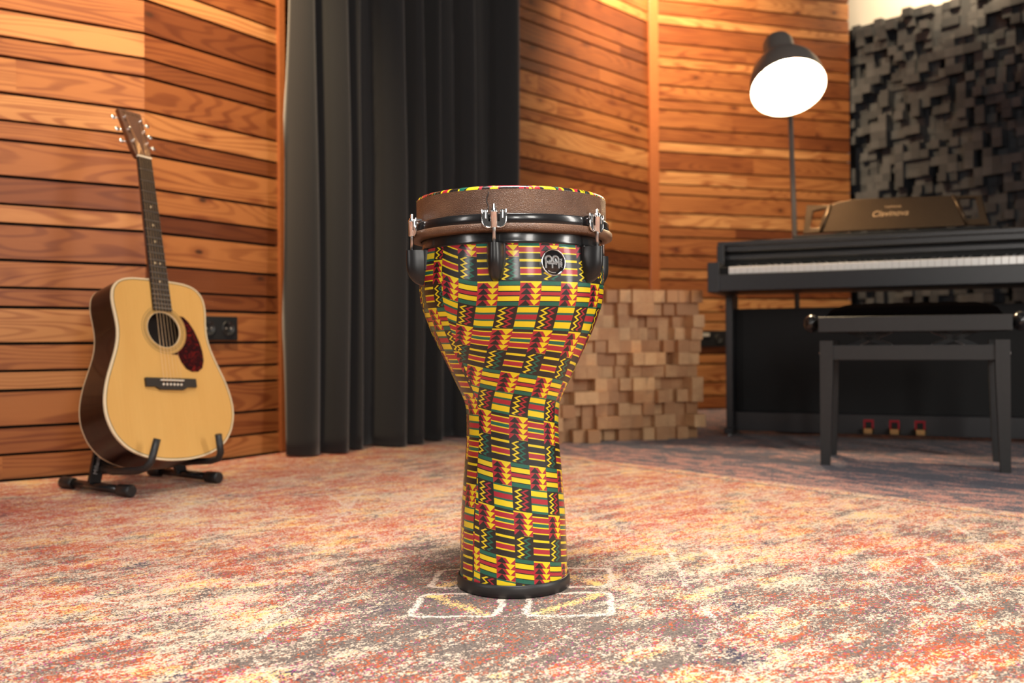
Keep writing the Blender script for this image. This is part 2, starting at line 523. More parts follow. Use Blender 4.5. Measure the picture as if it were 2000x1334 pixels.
M_CHROME = plain('chrome', (0.82, 0.82, 0.82), 0.12, 1.0, var=0.02)
M_STEEL = plain('steel_rod', (0.60, 0.60, 0.60), 0.28, 1.0, var=0.1)
M_SILVER = plain('silver_print', (0.62, 0.62, 0.62), 0.35, 0.6, var=0.03)
M_DULLSILVER = plain('dull_silver_print', (0.30, 0.30, 0.30), 0.4, 0.5, var=0.05)
M_SPRUCE = spruce()
M_ROSE = rosewood('rosewood_sides', (0.006, 0.002, 0.0015), (0.030, 0.008, 0.005), 0.3, 0.25)
M_EBONY = rosewood('ebony', (0.010, 0.008, 0.007), (0.032, 0.022, 0.017), 0.5, 0.0)
M_HEADST = rosewood('rosewood_headplate', (0.055, 0.026, 0.017), (0.13, 0.065, 0.045), 0.35, 0.2)
M_MAHOG = rosewood('mahogany_neck', (0.10, 0.028, 0.012), (0.17, 0.055, 0.024), 0.35, 0.1)
M_IVORY = plain('ivory_binding', (0.74, 0.60, 0.40), 0.4, var=0.04)
M_BONE = plain('bone', (0.86, 0.80, 0.68), 0.4, var=0.03)
M_ROSETTE = plain('rosette_rings', (0.10, 0.10, 0.05), 0.4, var=0.5, scale=400)
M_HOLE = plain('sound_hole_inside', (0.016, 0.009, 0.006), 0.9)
M_TORT = tortoise()
M_STRING = plain('bronze_string', (0.62, 0.40, 0.22), 0.3, 0.9, var=0.05)
M_CURTAIN = cloth()
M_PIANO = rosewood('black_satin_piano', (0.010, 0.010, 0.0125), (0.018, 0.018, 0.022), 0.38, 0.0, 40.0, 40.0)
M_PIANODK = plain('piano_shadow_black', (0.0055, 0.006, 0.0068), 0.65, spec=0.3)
M_KEY = plain('white_key_plastic', (0.84, 0.83, 0.80), 0.2, var=0.02)
M_GOLD = plain('bronze_plastic', (0.095, 0.060, 0.034), 0.40, 0.8, var=0.06)
M_GOLDTXT = plain('gold_lettering', (0.75, 0.48, 0.26), 0.35, 0.5, var=0.04)
M_BRASS = plain('brass', (0.80, 0.55, 0.25), 0.18, 1.0, var=0.05)
M_FELT = plain('red_felt', (0.30, 0.012, 0.022), 0.95)
M_BENCH = rosewood('bench_black_wood', (0.010, 0.010, 0.011), (0.018, 0.018, 0.019), 0.5, 0.0, 50.0, 50.0)
M_VELVET = plain('black_velvet', (0.0025, 0.002, 0.002), 0.95, var=0.3, scale=200, spec=0.0)
M_LAMPSH = plain('dark_grey_lamp_enamel', (0.17, 0.148, 0.132), 0.5, var=0.05)
M_LAMPIN = plain('white_lamp_lining', (0.88, 0.84, 0.76), 0.5, var=0.02)
M_BULB = plain('lit_bulb', (1, 0.9, 0.75), 0.4, emit=(1.0, 0.80, 0.55), estr=60.0)
M_SOCK = plain('black_socket_plastic', (0.014, 0.015, 0.017), 0.4)
M_LABELW = plain('pale_label', (0.55, 0.53, 0.50), 0.5)
M_STANDTX = plain('grey_stand_lettering', (0.45, 0.43, 0.42), 0.5)

# ================================================================== THE SETTING
ROWS = [0.080, 0.108, 0.057]            # repeating board heights above the plinth board
C12 = Vector((-1.157, 2.915)); D1 = Vector((0.831, 0.556)); D2 = Vector((0.559, 0.829)).normalized()
C34 = Vector((0.797, 5.28)); D3 = Vector((0.687, 0.7266)).normalized(); D4 = Vector((0.958, 0.287)).normalized()
D5 = Vector((0.662, -0.750)).normalized()
WALL_TOP = 2.95

def board_wall(name, o, d, t0, t1, tones, rnd_seed, top=WALL_TOP, joints=True):
    """A wall of stacked boards. o + d*t runs along the wall; the boards' front faces stand on that line."""
    rng = random.Random(rnd_seed)
    n = Vector((-d.y, d.x))                       # away from the room
    M = Matrix(((d.x, n.x, 0, o.x), (d.y, n.y, 0, o.y), (0, 0, 1, 0), (0, 0, 0, 1)))
    w = MB()
    w.box((t0, 0.024, -0.012), (t1, 0.08, top), M, mi=1)
    z = 0.0; i = 0
    while z < top:
        h = 0.075 if i == 0 else ROWS[(i-1) % 3]
        gap = 0.0085 if (i % 3) != 2 else 0.011
        t = t0
        base = rng.choice(tones)
        while t < t1 - 1e-4:
            L = rng.uniform(0.5, 1.5) if joints else 99
            e = min(t1, t + L)
            if t1 - e < 0.18: e = t1
            tone = min(1, max(0, base + rng.uniform(-0.20, 0.20)))
            w.box((t, rng.uniform(0, 0.0015), z + gap*0.5), (e, 0.024, z + h - gap*0.5), M, tone=tone,
                  uvoff=(rng.uniform(0, 50), rng.uniform(0, 50)))
            t = e
        z += h; i += 1
    o_ = w.build(name, [M_WALL, M_GAP])
    return tag(o_, kind='structure')

w1 = board_wall('wall_left', C12, D1, -2.6, 0.0, [0.4, 0.55, 0.6, 0.75, 0.85, 0.5, 0.95], 3)
w2 = board_wall('wall_left_return', C12, D2, 0.0, 0.545, [0.25, 0.45, 0.5, 0.6, 0.7, 0.15, 0.8], 11)
w3 = board_wall('wall_back_left', C34, D3, -2.45, 0.0, [0.2, 0.3, 0.4, 0.5, 0.6, 0.75], 5)
w4 = board_wall('wall_back_right', C34, D4, 0.0, 1.345, [0.35, 0.5, 0.6, 0.7, 0.85], 9)
# posts
def post(name, o, d, a, b, y0, y1, z1=WALL_TOP):
    n = Vector((-d.y, d.x))
    M = Matrix(((d.x, n.x, 0, o.x), (d.y, n.y, 0, o.y), (0, 0, 1, 0), (0, 0, 0, 1)))
    m = MB(); m.box((a, y0, 0), (b, y1, z1), M, bevel=0.002)
    return tag(m.build(name, M_TRIM), kind='structure')
post('trim_1', C12, D2, 0.545, 0.575, -0.012, 0.10)
post('trim_2', C34, D4, -0.012, 0.045, -0.030, -0.002)
# the recess behind the curtain
P2e = C12 + D2*0.575
m = MB()
e3 = C34 + D3*(-2.45)
for (p, q) in ((P2e, e3 + Vector((-0.05, 0.1))),):
    d = (q - p).normalized(); n = Vector((-d.y, d.x)); L = (q-p).length
    M = Matrix(((d.x, n.x, 0, p.x), (d.y, n.y, 0, p.y), (0, 0, 1, 0), (0, 0, 0, 1)))
    m.box((0, 0.03, 0), (L, 0.08, WALL_TOP), M)
tag(m.build('wall_recess', M_GAP), kind='structure')
# white wall on the right that carries the grey blocks
E4 = C34 + D4*1.375
W5 = E4 + Vector((D5.y, -D5.x)) * -0.10
def wall5_M():
    n = Vector((-D5.y, D5.x))                     # (0.75, 0.66): away from the room
    o = E4 + n*0.12
    return Matrix(((D5.x, n.x, 0, o.x), (D5.y, n.y, 0, o.y), (0, 0, 1, 0), (0, 0, 0, 1)))
m = MB(); m.box((-0.30, 0.0, 0), (3.2, 0.08, WALL_TOP), wall5_M())
tag(m.build('wall_right', M_WHITE), kind='structure')
m = MB(); m.box((-3.6, -1.2, -0.06), (5.2, 6.4, -0.013))
tag(m.build('floor', M_FLOOR), kind='structure')

# ------------------------------------------------------------------ rug
def rug():
    n1 = Vector((0.556, -0.831))
    A = C12 + n1*0.02 + D1*(-2.5)
    B = C12 + Vector((0.03, -0.02))
    Cc = C12 + D2*0.56 + Vector((0.829, -0.559))*0.025
    Dd = C34 + D3*(-2.2) + Vector((0.7266, -0.687))*0.03
    Ee = C34 + Vector((0.01, -0.05))
    Ff = C34 + D4*1.30 + Vector((0.0, -0.05))
    Gg = Ff + D5*2.9
    poly = [A, B, Cc, Dd, Ee, Ff, Gg, Vector((2.2, -0.7)), Vector((-2.4, -0.7))]
    m = MB()
    m.prism([(p.x, p.y) for p in poly][::-1], -0.012, 0.0, mi=0, mi_side=1)
    o = m.build('rug', [M_RUG, M_RUGEDGE])
    tag(o, 'large distressed red, cream and grey patterned rug covering the floor', 'rug')
rug()

# ------------------------------------------------------------------ grey block diffuser on the right wall
def grey_diffuser():
    M = wall5_M()
    t = thing('acoustic_diffuser', 'tall charcoal grey acoustic panel of jutting wooden blocks on the right wall behind the piano', 'acoustic panel',
              (M @ Vector((-0.04, 0, 0))), (0, 0, math.atan2(D5.y, D5.x)))
    S = 0.050; nc, nr = 44, 47
    rng = random.Random(21)
    m = MB(); m.box((-0.045, -0.012, 0.0), (nc*S, 0.0, nr*S)); m.build('backing_board', M_GAP, t)
    m = MB()
    dep = [[rng.choice([0.010, 0.025, 0.045, 0.065, 0.09, 0.115]) for _ in range(nc)] for _ in range(nr)]
    for r in range(nr):
        for c in range(nc):
            if c and rng.random() < 0.22: dep[r][c] = dep[r][c-1]
            if r and rng.random() < 0.15: dep[r][c] = dep[r-1][c]
            d = dep[r][c] + rng.uniform(-0.003, 0.003)
            m.box((c*S, -0.012 - d, r*S), ((c+1)*S, -0.012, (r+1)*S), tone=rng.random(), uvoff=(rng.random()*9, rng.random()*9))
    m.build('block_relief', M_GREYBLOCK, t, weld=False)
grey_diffuser()

# ------------------------------------------------------------------ curtain
def curtain():
    # fold crests as seen along the curtain, in metres from its left edge
    o = Vector((-0.775, 3.225)); d = Vector((0.69, 0.7238)).normalized(); n = Vector((d.y, -d.x))    # n: towards the room
    folds_px = [(575, 622), (630, 679), (686, 712), (748, 785), (794, 816), (845, 866), (903, 928), (974, 1014)]
    def t_of(px):
        k = (px - 1000) / F
        return (k*o.y - o.x) / (d.x - k*d.y)
    folds = [(t_of(a), t_of(b)) for a, b in folds_px]
    t_end = folds[-1][1] + 0.01
    t_beg = folds[0][0] - 0.004
    rng = random.Random(4)
    ph = [rng.uniform(0, 6) for _ in folds]
    NX, NZ = 420, 46
    top = 2.75
    m = MB()
    grid = []
    for j in range(NZ + 1):
        zf = j / NZ
        z = 0.006 + zf*top
        row = []
        for i in range(NX + 1):
            t = t_beg + (t_end - t_beg)*i/NX
            low = 1 - min(1, z/1.1)
            dep = -0.055 + 0.006*math.sin(t*40 + z*0.8)
            for k, (a, b) in enumerate(folds):
                sh = 0.012*math.sin(z*1.7 + ph[k]) * (1 - low) - 0.016*low*(0.6 + 0.4*math.sin(ph[k]*3))
                aa, bb = a + sh - 0.010*low, b + sh + 0.010*low
                if aa < t < bb:
                    q = (t - aa)/(bb - aa)
                    amp = 0.115 + 0.025*math.sin(ph[k]*2)
                    dep = max(dep, -0.055 + amp*(math.sin(PI*min(1, q)**0.9)**0.75))
            ex = 0
            if i < 30: ex = -0.03*low*low*(1 - i/30)
            p = o + d*(t + ex) + n*dep
            row.append(m.bm.verts.new((p.x, p.y, z)))
        grid.append(row)
    for j in range(NZ):
        for i in range(NX):
            m.face([grid[j][i], grid[j][i+1], grid[j+1][i+1], grid[j+1][i]], 0, True)
    ob = m.build('curtain', M_CURTAIN)
    s = ob.modifiers.new('thick', 'SOLIDIFY'); s.thickness = 0.003
    tag(ob, 'floor-length black curtain hanging in deep folds between the wood-panelled walls', 'curtain')
curtain()

# ------------------------------------------------------------------ wall sockets
def socket(name, label, o, d, t0, z0, w=0.162, h=0.082, gangs=2, plate=False):
    n = Vector((d.y, -d.x))
    c = o + d*t0
    th = thing(name, label, 'wall socket', (c.x, c.y, z0), (0, 0, math.atan2(d.y, d.x)))
    # local: x along wall, -y into the room
    m = MB(); m.box((0, -0.010, 0), (w, 0.001, h), bevel=0.003); m.build('cover_plate', M_SOCK, th)
    g = w/gangs
    for k in range(gangs):
        cx = g*(k+0.5)
        R = Matrix.Translation((cx, -0.0095, h/2)) @ Matrix.Rotation(PI/2, 4, 'X')
        m = MB()
        if plate and k == 0:
            m.box((-0.033, 0.012, 0.0), (0.033, 0.032, 0.006), R, bevel=0.002)
            tag(m.build('label_strip', M_LABELW, th), 'pale label strip')
            continue
        m.lathe([(0.0265, 0.0), (0.0265, 0.004), (0.0225, 0.004), (0.021, 0.0012), (0.0, 0.0012)], 28, R)
        so = m.build('socket_insert', M_SOCK, th)
        m = MB()
        for sx in (-0.0095, 0.0095):
            m.sphere((sx, 0, 0.0015), 0.0028, R, seg=8, ring=6)
        for sy in (-0.019, 0.019):
            m.box((-0.003, sy-0.002, 0.0015), (0.003, sy+0.002, 0.0042), R)
        m.build('contact', M_STEEL, so)
    return th
socket('wall_socket', 'black double wall socket on the wood panelling beside the guitar', C12, D2, 0.19, 0.408)
socket('wall_socket', 'black wall box with a pale strip between wooden block panel and piano', C34, D4, 0.287, 0.362, w=0.19, h=0.094, plate=True)


# ================================================================== DRUM
def drum():
    t = thing('djembe_drum', 'goblet hand drum with colourful zigzag print standing on the middle of the rug', 'drum', (0, 1.5, 0))
    # shell profile (z, r) from top to bottom
    prof = [(0.5400, 0.1440), (0.5385, 0.1455), (0.530, 0.1468), (0.515, 0.1482), (0.500, 0.1494), (0.486, 0.1500), (0.472, 0.1494), (0.458, 0.1474),
            (0.445, 0.1440), (0.433, 0.1396), (0.420, 0.1347), (0.4086, 0.1303), (0.393, 0.1230), (0.377, 0.1152), (0.360, 0.1070), (0.345, 0.0998),
            (0.332, 0.0937), (0.318, 0.0868), (0.308, 0.0820), (0.301, 0.0790), (0.295, 0.0772), (0.288, 0.0757), (0.278, 0.0750), (0.262, 0.0746),
            (0.246, 0.0747), (0.230, 0.0755), (0.212, 0.0770), (0.195, 0.0786), (0.170, 0.0806), (0.152, 0.0818), (0.122, 0.0843), (0.090, 0.0858),
            (0.060, 0.0868), (0.030, 0.0874), (0.016, 0.0876)]
    # densify
    P = []
    for i in range(len(prof)-1):
        (z0, r0), (z1, r1) = prof[i], prof[i+1]
        k = max(1, int(math.ceil((z0-z1)/0.007)))
        for j in range(k):
            f = j/k; P.append((z0+(z1-z0)*f, r0+(r1-r0)*f))
    P.append(prof[-1])
    arc = [0.0]
    for i in range(1, len(P)):
        arc.append(arc[-1] + math.hypot(P[i][0]-P[i-1][0], P[i][1]-P[i-1][1]))
    def arc_at(z):
        for i in range(1, len(P)):
            if P[i][0] <= z:
                f = (P[i-1][0]-z)/(P[i-1][0]-P[i][0]); return arc[i-1] + f*(arc[i]-arc[i-1])
    ROWH, PER = 0.0364, 0.0588
    v0 = arc_at(0.4827)
    SEAM = math.radians(-45)
    n = 168
    # angle th: 0 faces the camera (-y), positive towards +x
    def uvf(k, i):
        th = SEAM + 2*PI*k/n
        z, r = P[i]
        if k <= 105:
            dth = th
            s = r*(dth - 0.67) + 0.0555
            v = (arc[i]-v0)/ROWH
            w = max(0.0, (math.radians(-18) - th)/math.radians(27))
            up = min(1, max(0, (z-0.30)/0.15))
            v += 0.5*w**1.6*(0.35 + 0.65*up)*up
            lo = min(1, max(0, (0.45-z)/0.13)); lo = lo*lo*(3-2*lo)
            v -= 0.19*lo*r*min(1.9, th - 0.05)/ROWH
        else:
            dth = th - 2*PI
            s = r*(dth - math.radians(-62)) + 0.15*math.radians(14)
            v = (arc[i]-v0)/ROWH + 3.0
        return (s/(PER + max(0, r-0.087)*0.085) + 20.0, v + 40.0)
    # make uv seam fall at a column boundary (k=105)
    def uvface(k, i):
        return uvf(k, i)
    m = MB()
    rings = []
    for (z, r) in P:
        rings.append([m.bm.verts.new((r*math.sin(SEAM+2*PI*k/n), -r*math.cos(SEAM+2*PI*k/n), z)) for k in range(n)])
    for i in range(len(P)-1):
        for k in range(n):
            k2 = (k+1) % n
            kk = k if k < 105 else k
            def U(kq, iq):
                if k < 105: return uvf(min(kq, 105), iq)
                # left half always uses the second mapping
                th = SEAM + 2*PI*kq/n; z, r = P[iq]
                dth = th - 2*PI
                s = r*(dth + math.radians(62)) + 0.15*math.radians(14)
                return (s/PER + 20.0, (arc[iq]-v0)/ROWH + 43.0)
            m.face([rings[i][k], rings[i+1][k], rings[i+1][k2], rings[i][k2]], 0, True, 0.5,
                   [U(k, i), U(k, i+1), U(k+1, i+1), U(k+1, i)])
    shell = m.build('shell', M_KENTE, t)
    tag(shell, 'shell wrapped in red, yellow, green and black zigzag cloth')
    # foot ring
    m = MB(); m.lathe([(0.084, 0.0), (0.0885, 0.0), (0.0908, 0.0025), (0.0916, 0.008), (0.0913, 0.015), (0.0900, 0.0195), (0.0885, 0.0205), (0.0872, 0.0195), (0.0872, 0.010), (0.084, 0.004)], 96)
    tag(m.build('foot_ring', M_BLACKR, t), 'black rubber foot ring')
    # black bearing section under the head
    m = MB(); m.lathe([(0.1445, 0.5385), (0.1462, 0.5400), (0.1450, 0.5440), (0.1448, 0.556), (0.1452, 0.60)], 96)
    tag(m.build('bearing_collar', M_BLACKP, t), 'black band below the head')
    # head: printed top, brown collar
    m = MB(); m.lathe([(0.1532, 0.566), (0.1532, 0.6180)], 120)
    tag(m.build('head_collar', M_HEAD, t), 'brown textured head collar')
    m = MB()
    tp = [(0.1532, 0.6180), (0.1528, 0.6200), (0.1516, 0.6219), (0.1498, 0.6230), (0.1470, 0.6236), (0.138, 0.6238), (0.09, 0.6238), (0.0, 0.6238)]
    nn = 120; rr = []
    for (r, z) in tp:
        rr.append([m.bm.verts.new((r*math.sin(2*PI*k/nn), -r*math.cos(2*PI*k/nn), z)) for k in range(nn)] if r > 1e-6 else [m.bm.verts.new((0, 0, z))])
    def uh(r, k):
        a = 2*PI*k/nn; return (r*math.sin(a)/0.0588 + 30.3, r*math.cos(a)/0.0364 + 60.4)
    for i in range(len(tp)-1):
        for k in range(nn):
            k2 = (k+1) % nn
            if len(rr[i+1]) == 1: m.face([rr[i][k], rr[i][k2], rr[i+1][0]], 0, True, 0.5, [uh(tp[i][0], k), uh(tp[i][0], k+1), uh(0, 0)])
            else: m.face([rr[i][k], rr[i][k2], rr[i+1][k2], rr[i+1][k]], 0, True, 0.5, [uh(tp[i][0], k), uh(tp[i][0], k+1), uh(tp[i+1][0], k+1), uh(tp[i+1][0], k)])
    tag(m.build('head_film', M_KENTE, t), 'printed drum head')
    m = MB(); m.lathe([(0.1530, 0.5672), (0.1620, 0.5668), (0.1632, 0.5655), (0.1634, 0.5580), (0.1625, 0.5562), (0.1470, 0.5545), (0.1462, 0.556), (0.1462, 0.566)], 120)
    tag(m.build('flesh_hoop', M_HEAD, t), 'brown flesh hoop')
    m = MB(); m.lathe([(0.1545, 0.5675), (0.1575, 0.5675), (0.1582, 0.5685), (0.1582, 0.5805), (0.1575, 0.5815), (0.1545, 0.5815), (0.1538, 0.5805), (0.1538, 0.5685)], 120)
    tag(m.build('counter_hoop', M_BLACKP, t), 'glossy black counter hoop')
    # seam of the collar
    m = MB()
    a = math.radians(-13.0); pts = [(0.1535*math.sin(a + 0.01*math.sin(z*300)), -0.1535*math.cos(a + 0.01*math.sin(z*300)), z) for z in [0.582+0.0016*i for i in range(21)]]
    m.tube(pts, 0.0007, 5); m.build('collar_seam', M_BLACKR, t)
    # lugs: pod, rod, claw
    def lug(a):
        d = Vector((math.sin(a), -math.cos(a), 0)); s = Vector((math.cos(a), math.sin(a), 0)); zv = Vector((0, 0, 1))
        M = frame_mat((0, 0, 0), s, d, zv)      # local x sideways, y outwards, z up
        # pod: rounded bullet hanging down, built as stacked half-oval sections
        m = MB()
        secs = []
        zt, zb = 0.5375, 0.4830
        NS = 16
        for i in range(NS+1):
            f = i/NS; z = zt + (zb-zt)*f
            k = 1.0 if f < 0.35 else math.sqrt(max(0.0, 1-((f-0.35)/0.66)**2.2))
            wdt = 0.0132*(0.35+0.65*k) * (0.93 + 0.07*min(1, f*4))
            yo = 0.1445 + 0.0315*(0.10+0.90*k)
            yi = 0.1400
            ring = []
            for q in range(13):
                b = PI*q/12
                yy = yi + (yo-yi)*max(0.0, math.sin(b))**0.75 if 0 < q < 12 else yi
                ring.append(m.bm.verts.new(M @ Vector((wdt*math.cos(b)*(1 if abs(math.cos(b)) < .999 else 1), yy, z))))
            secs.append(ring)
        for i in range(NS):
            for q in range(12): m.face([secs[i][q], secs[i][q+1], secs[i+1][q+1], secs[i+1][q]], 0, True)
            m.face([secs[i][12], secs[i][0], secs[i+1][0], secs[i+1][12]])
        m.face(secs[0]); m.face(secs[-1][::-1])
        pod = m.build('lug', M_BLACKPL, t, autosmooth=math.radians(40))
        m = MB(); m.box((-0.0140, 0.139, 0.5050), (0.0140, 0.1518, 0.5405), M, bevel=0.003); m.build('lug_base', M_BLACKPL, pod)
        # rod
        m = MB(); m.tube([M @ Vector((0, 0.1665, 0.532)), M @ Vector((0, 0.1665, 0.590))], 0.0026, 12)
        m.build('tension_rod', M_STEEL, t)
        # claw
        m = MB()
        y0 = 0.1636
        for sx in (-1, 1):
            poly = [(0.0035, 0.5605), (0.0105, 0.5600), (0.0150, 0.5625), (0.0176, 0.5670), (0.0180, 0.5860), (0.0090, 0.5860), (0.0085, 0.5690), (0.0035, 0.5680)]
            poly = [(sx*x, z) for x, z in poly]
            T = M @ frame_mat((0, y0, 0), (1, 0, 0), (0, 0, 1), (0, -1, 0))
            m.prism(poly, -0.0025, 0.0, T)
            # hooks that reach over the hoop
            for cx in (0.0108, 0.0160):
                w = 0.0018
                m.box((sx*cx-w, y0-0.0085, 0.5820), (sx*cx+w, y0+0.0028, 0.5855), M, bevel=0.0008)
            m.box((sx*0.0125-0.0009, y0+0.0012, 0.5730), (sx*0.0125+0.0009, y0+0.0040, 0.5850), M, bevel=0.0005)
            m.tube([M @ Vector((sx*0.0178, y0+0.0018, 0.586)), M @ Vector((sx*0.0174, y0+0.0018, 0.567)), M @ Vector((sx*0.0148, y0+0.0018, 0.5622)), M @ Vector((sx*0.0100, y0+0.0018, 0.5600)), M @ Vector((sx*0.003, y0+0.0018, 0.5602))], 0.0013, 8)
        claw = m.build('claw_hook', M_CHROME, t)
        T = M @ Matrix.Translation((0, 0.1665, 0))
        m = MB(); m.lathe([(0.0, 0.5595), (0.0048, 0.5595), (0.0054, 0.5605), (0.0054, 0.5810), (0.0060, 0.5815), (0.0060, 0.5840), (0.0048, 0.5850), (0.0042, 0.5875), (0.0026, 0.5880), (0.0026, 0.5935), (0.0, 0.5945)], 16, T)
        m.build('tension_nut', M_CHROME, claw)
    for k in range(6): lug(math.radians(-8.6 + 60*k))
    # badge
    a = math.radians(24.5)
    d = Vector((math.sin(a), -math.cos(a), 0)); s = Vector((math.cos(a), math.sin(a), 0))
    zb = 0.392 + (670-513)*1.365/1800
    c = d*0.1489 + Vector((0, 0, zb))
    dn = (d + Vector((0, 0, 0.07))).normalized(); upv = s.cross(dn) * -1
    upv = dn.cross(s)
    M = frame_mat(c, s, upv, dn)
    m = MB(); m.lathe([(0.0, -0.002), (0.0203, -0.002), (0.0203, 0.0012), (0.0196, 0.0022), (0.0184, 0.0020), (0.0182, 0.0012), (0.0, 0.0012)], 48, M)
    bd = m.build('badge_rim', M_CHROME, t)
    m = MB(); m.lathe([(0.0, 0.0016), (0.0182, 0.0014), (0.0182, 0.0008), (0.0, 0.0006)], 48, M); m.build('badge_face', M_BLACKP, bd)
    # emblem: two joined rings with three short legs
    m = MB()
    def arcpts(cx, cy, r, a0, a1, n_=18): return [(cx + r*math.cos(a0+(a1-a0)*i/n_), cy + r*math.sin(a0+(a1-a0)*i/n_)) for i in range(n_+1)]
    ze = 0.0017
    def ln(pts, r=0.0009): m.tube([M @ Vector((x, y, ze)) for x, y in pts], r, 6)
    e1, e2 = (-0.0082, 0.0040), (0.0034, 0.0040)
    for (cx, cy) in (e1, e2):
        m.lathe([(0.0034, ze-0.0003), (0.0034, ze+0.0005), (0.0062, ze+0.0005), (0.0066, ze-0.0003)], 30, M @ Matrix.Translation((cx, cy, 0)))
    for sx, cx in ((-1, e1[0]), (1, e2[0])):
        xo = cx + sx*0.0061
        m.box((min(xo, xo-sx*0.0022), -0.0090, ze-0.0003), (max(xo, xo-sx*0.0028), 0.0042, ze+0.0005), M)
    mid = (e1[0]+e2[0])/2
    m.box((mid-0.0012, -0.0090, ze-0.0003), (mid+0.0012, -0.0030, ze+0.0005), M)
    m.box((e1[0]-0.001, -0.0032, ze-0.0003), (e2[0]+0.001, -0.0008, ze+0.0005), M)
    m.build('emblem', M_DULLSILVER, bd)
    Mt = M @ Matrix.Translation((0.0128, -0.0008, 0.0015)) @ Matrix.Rotation(PI/2, 4, 'Z')
    text_mesh('badge_lettering', 'MEINL', 0.0050, M_SILVER, bd, Mt, 0.0003, 0.25)
    m = MB(); m.tube([M @ Vector((0.0158*math.cos(q), 0.0158*math.sin(q), ze)) for q in [math.radians(235+5*i) for i in range(10)]], 0.0004, 6); m.build('badge_underline', M_SILVER, bd)
drum()


# ================================================================== GUITAR (leaning on its stand)
G_O = Vector((-0.8875, 2.4553, 0.0860)); G_YAW, G_TILT, G_LEAN = 0.9861, 0.26996, 0.0651
def guitar_axes():
    n0 = Vector((math.sin(G_YAW), -math.cos(G_YAW), 0)); r0 = Vector((math.cos(G_YAW), math.sin(G_YAW), 0)); a0 = Vector((0, 0, 1))
    a = a0*math.cos(G_TILT) - n0*math.sin(G_TILT); n = n0*math.cos(G_TILT) + a0*math.sin(G_TILT)
    a2 = a*math.cos(G_LEAN) + r0*math.sin(G_LEAN); r2 = r0*math.cos(G_LEAN) - a*math.sin(G_LEAN)
    return r2, a2, n, r0, n0

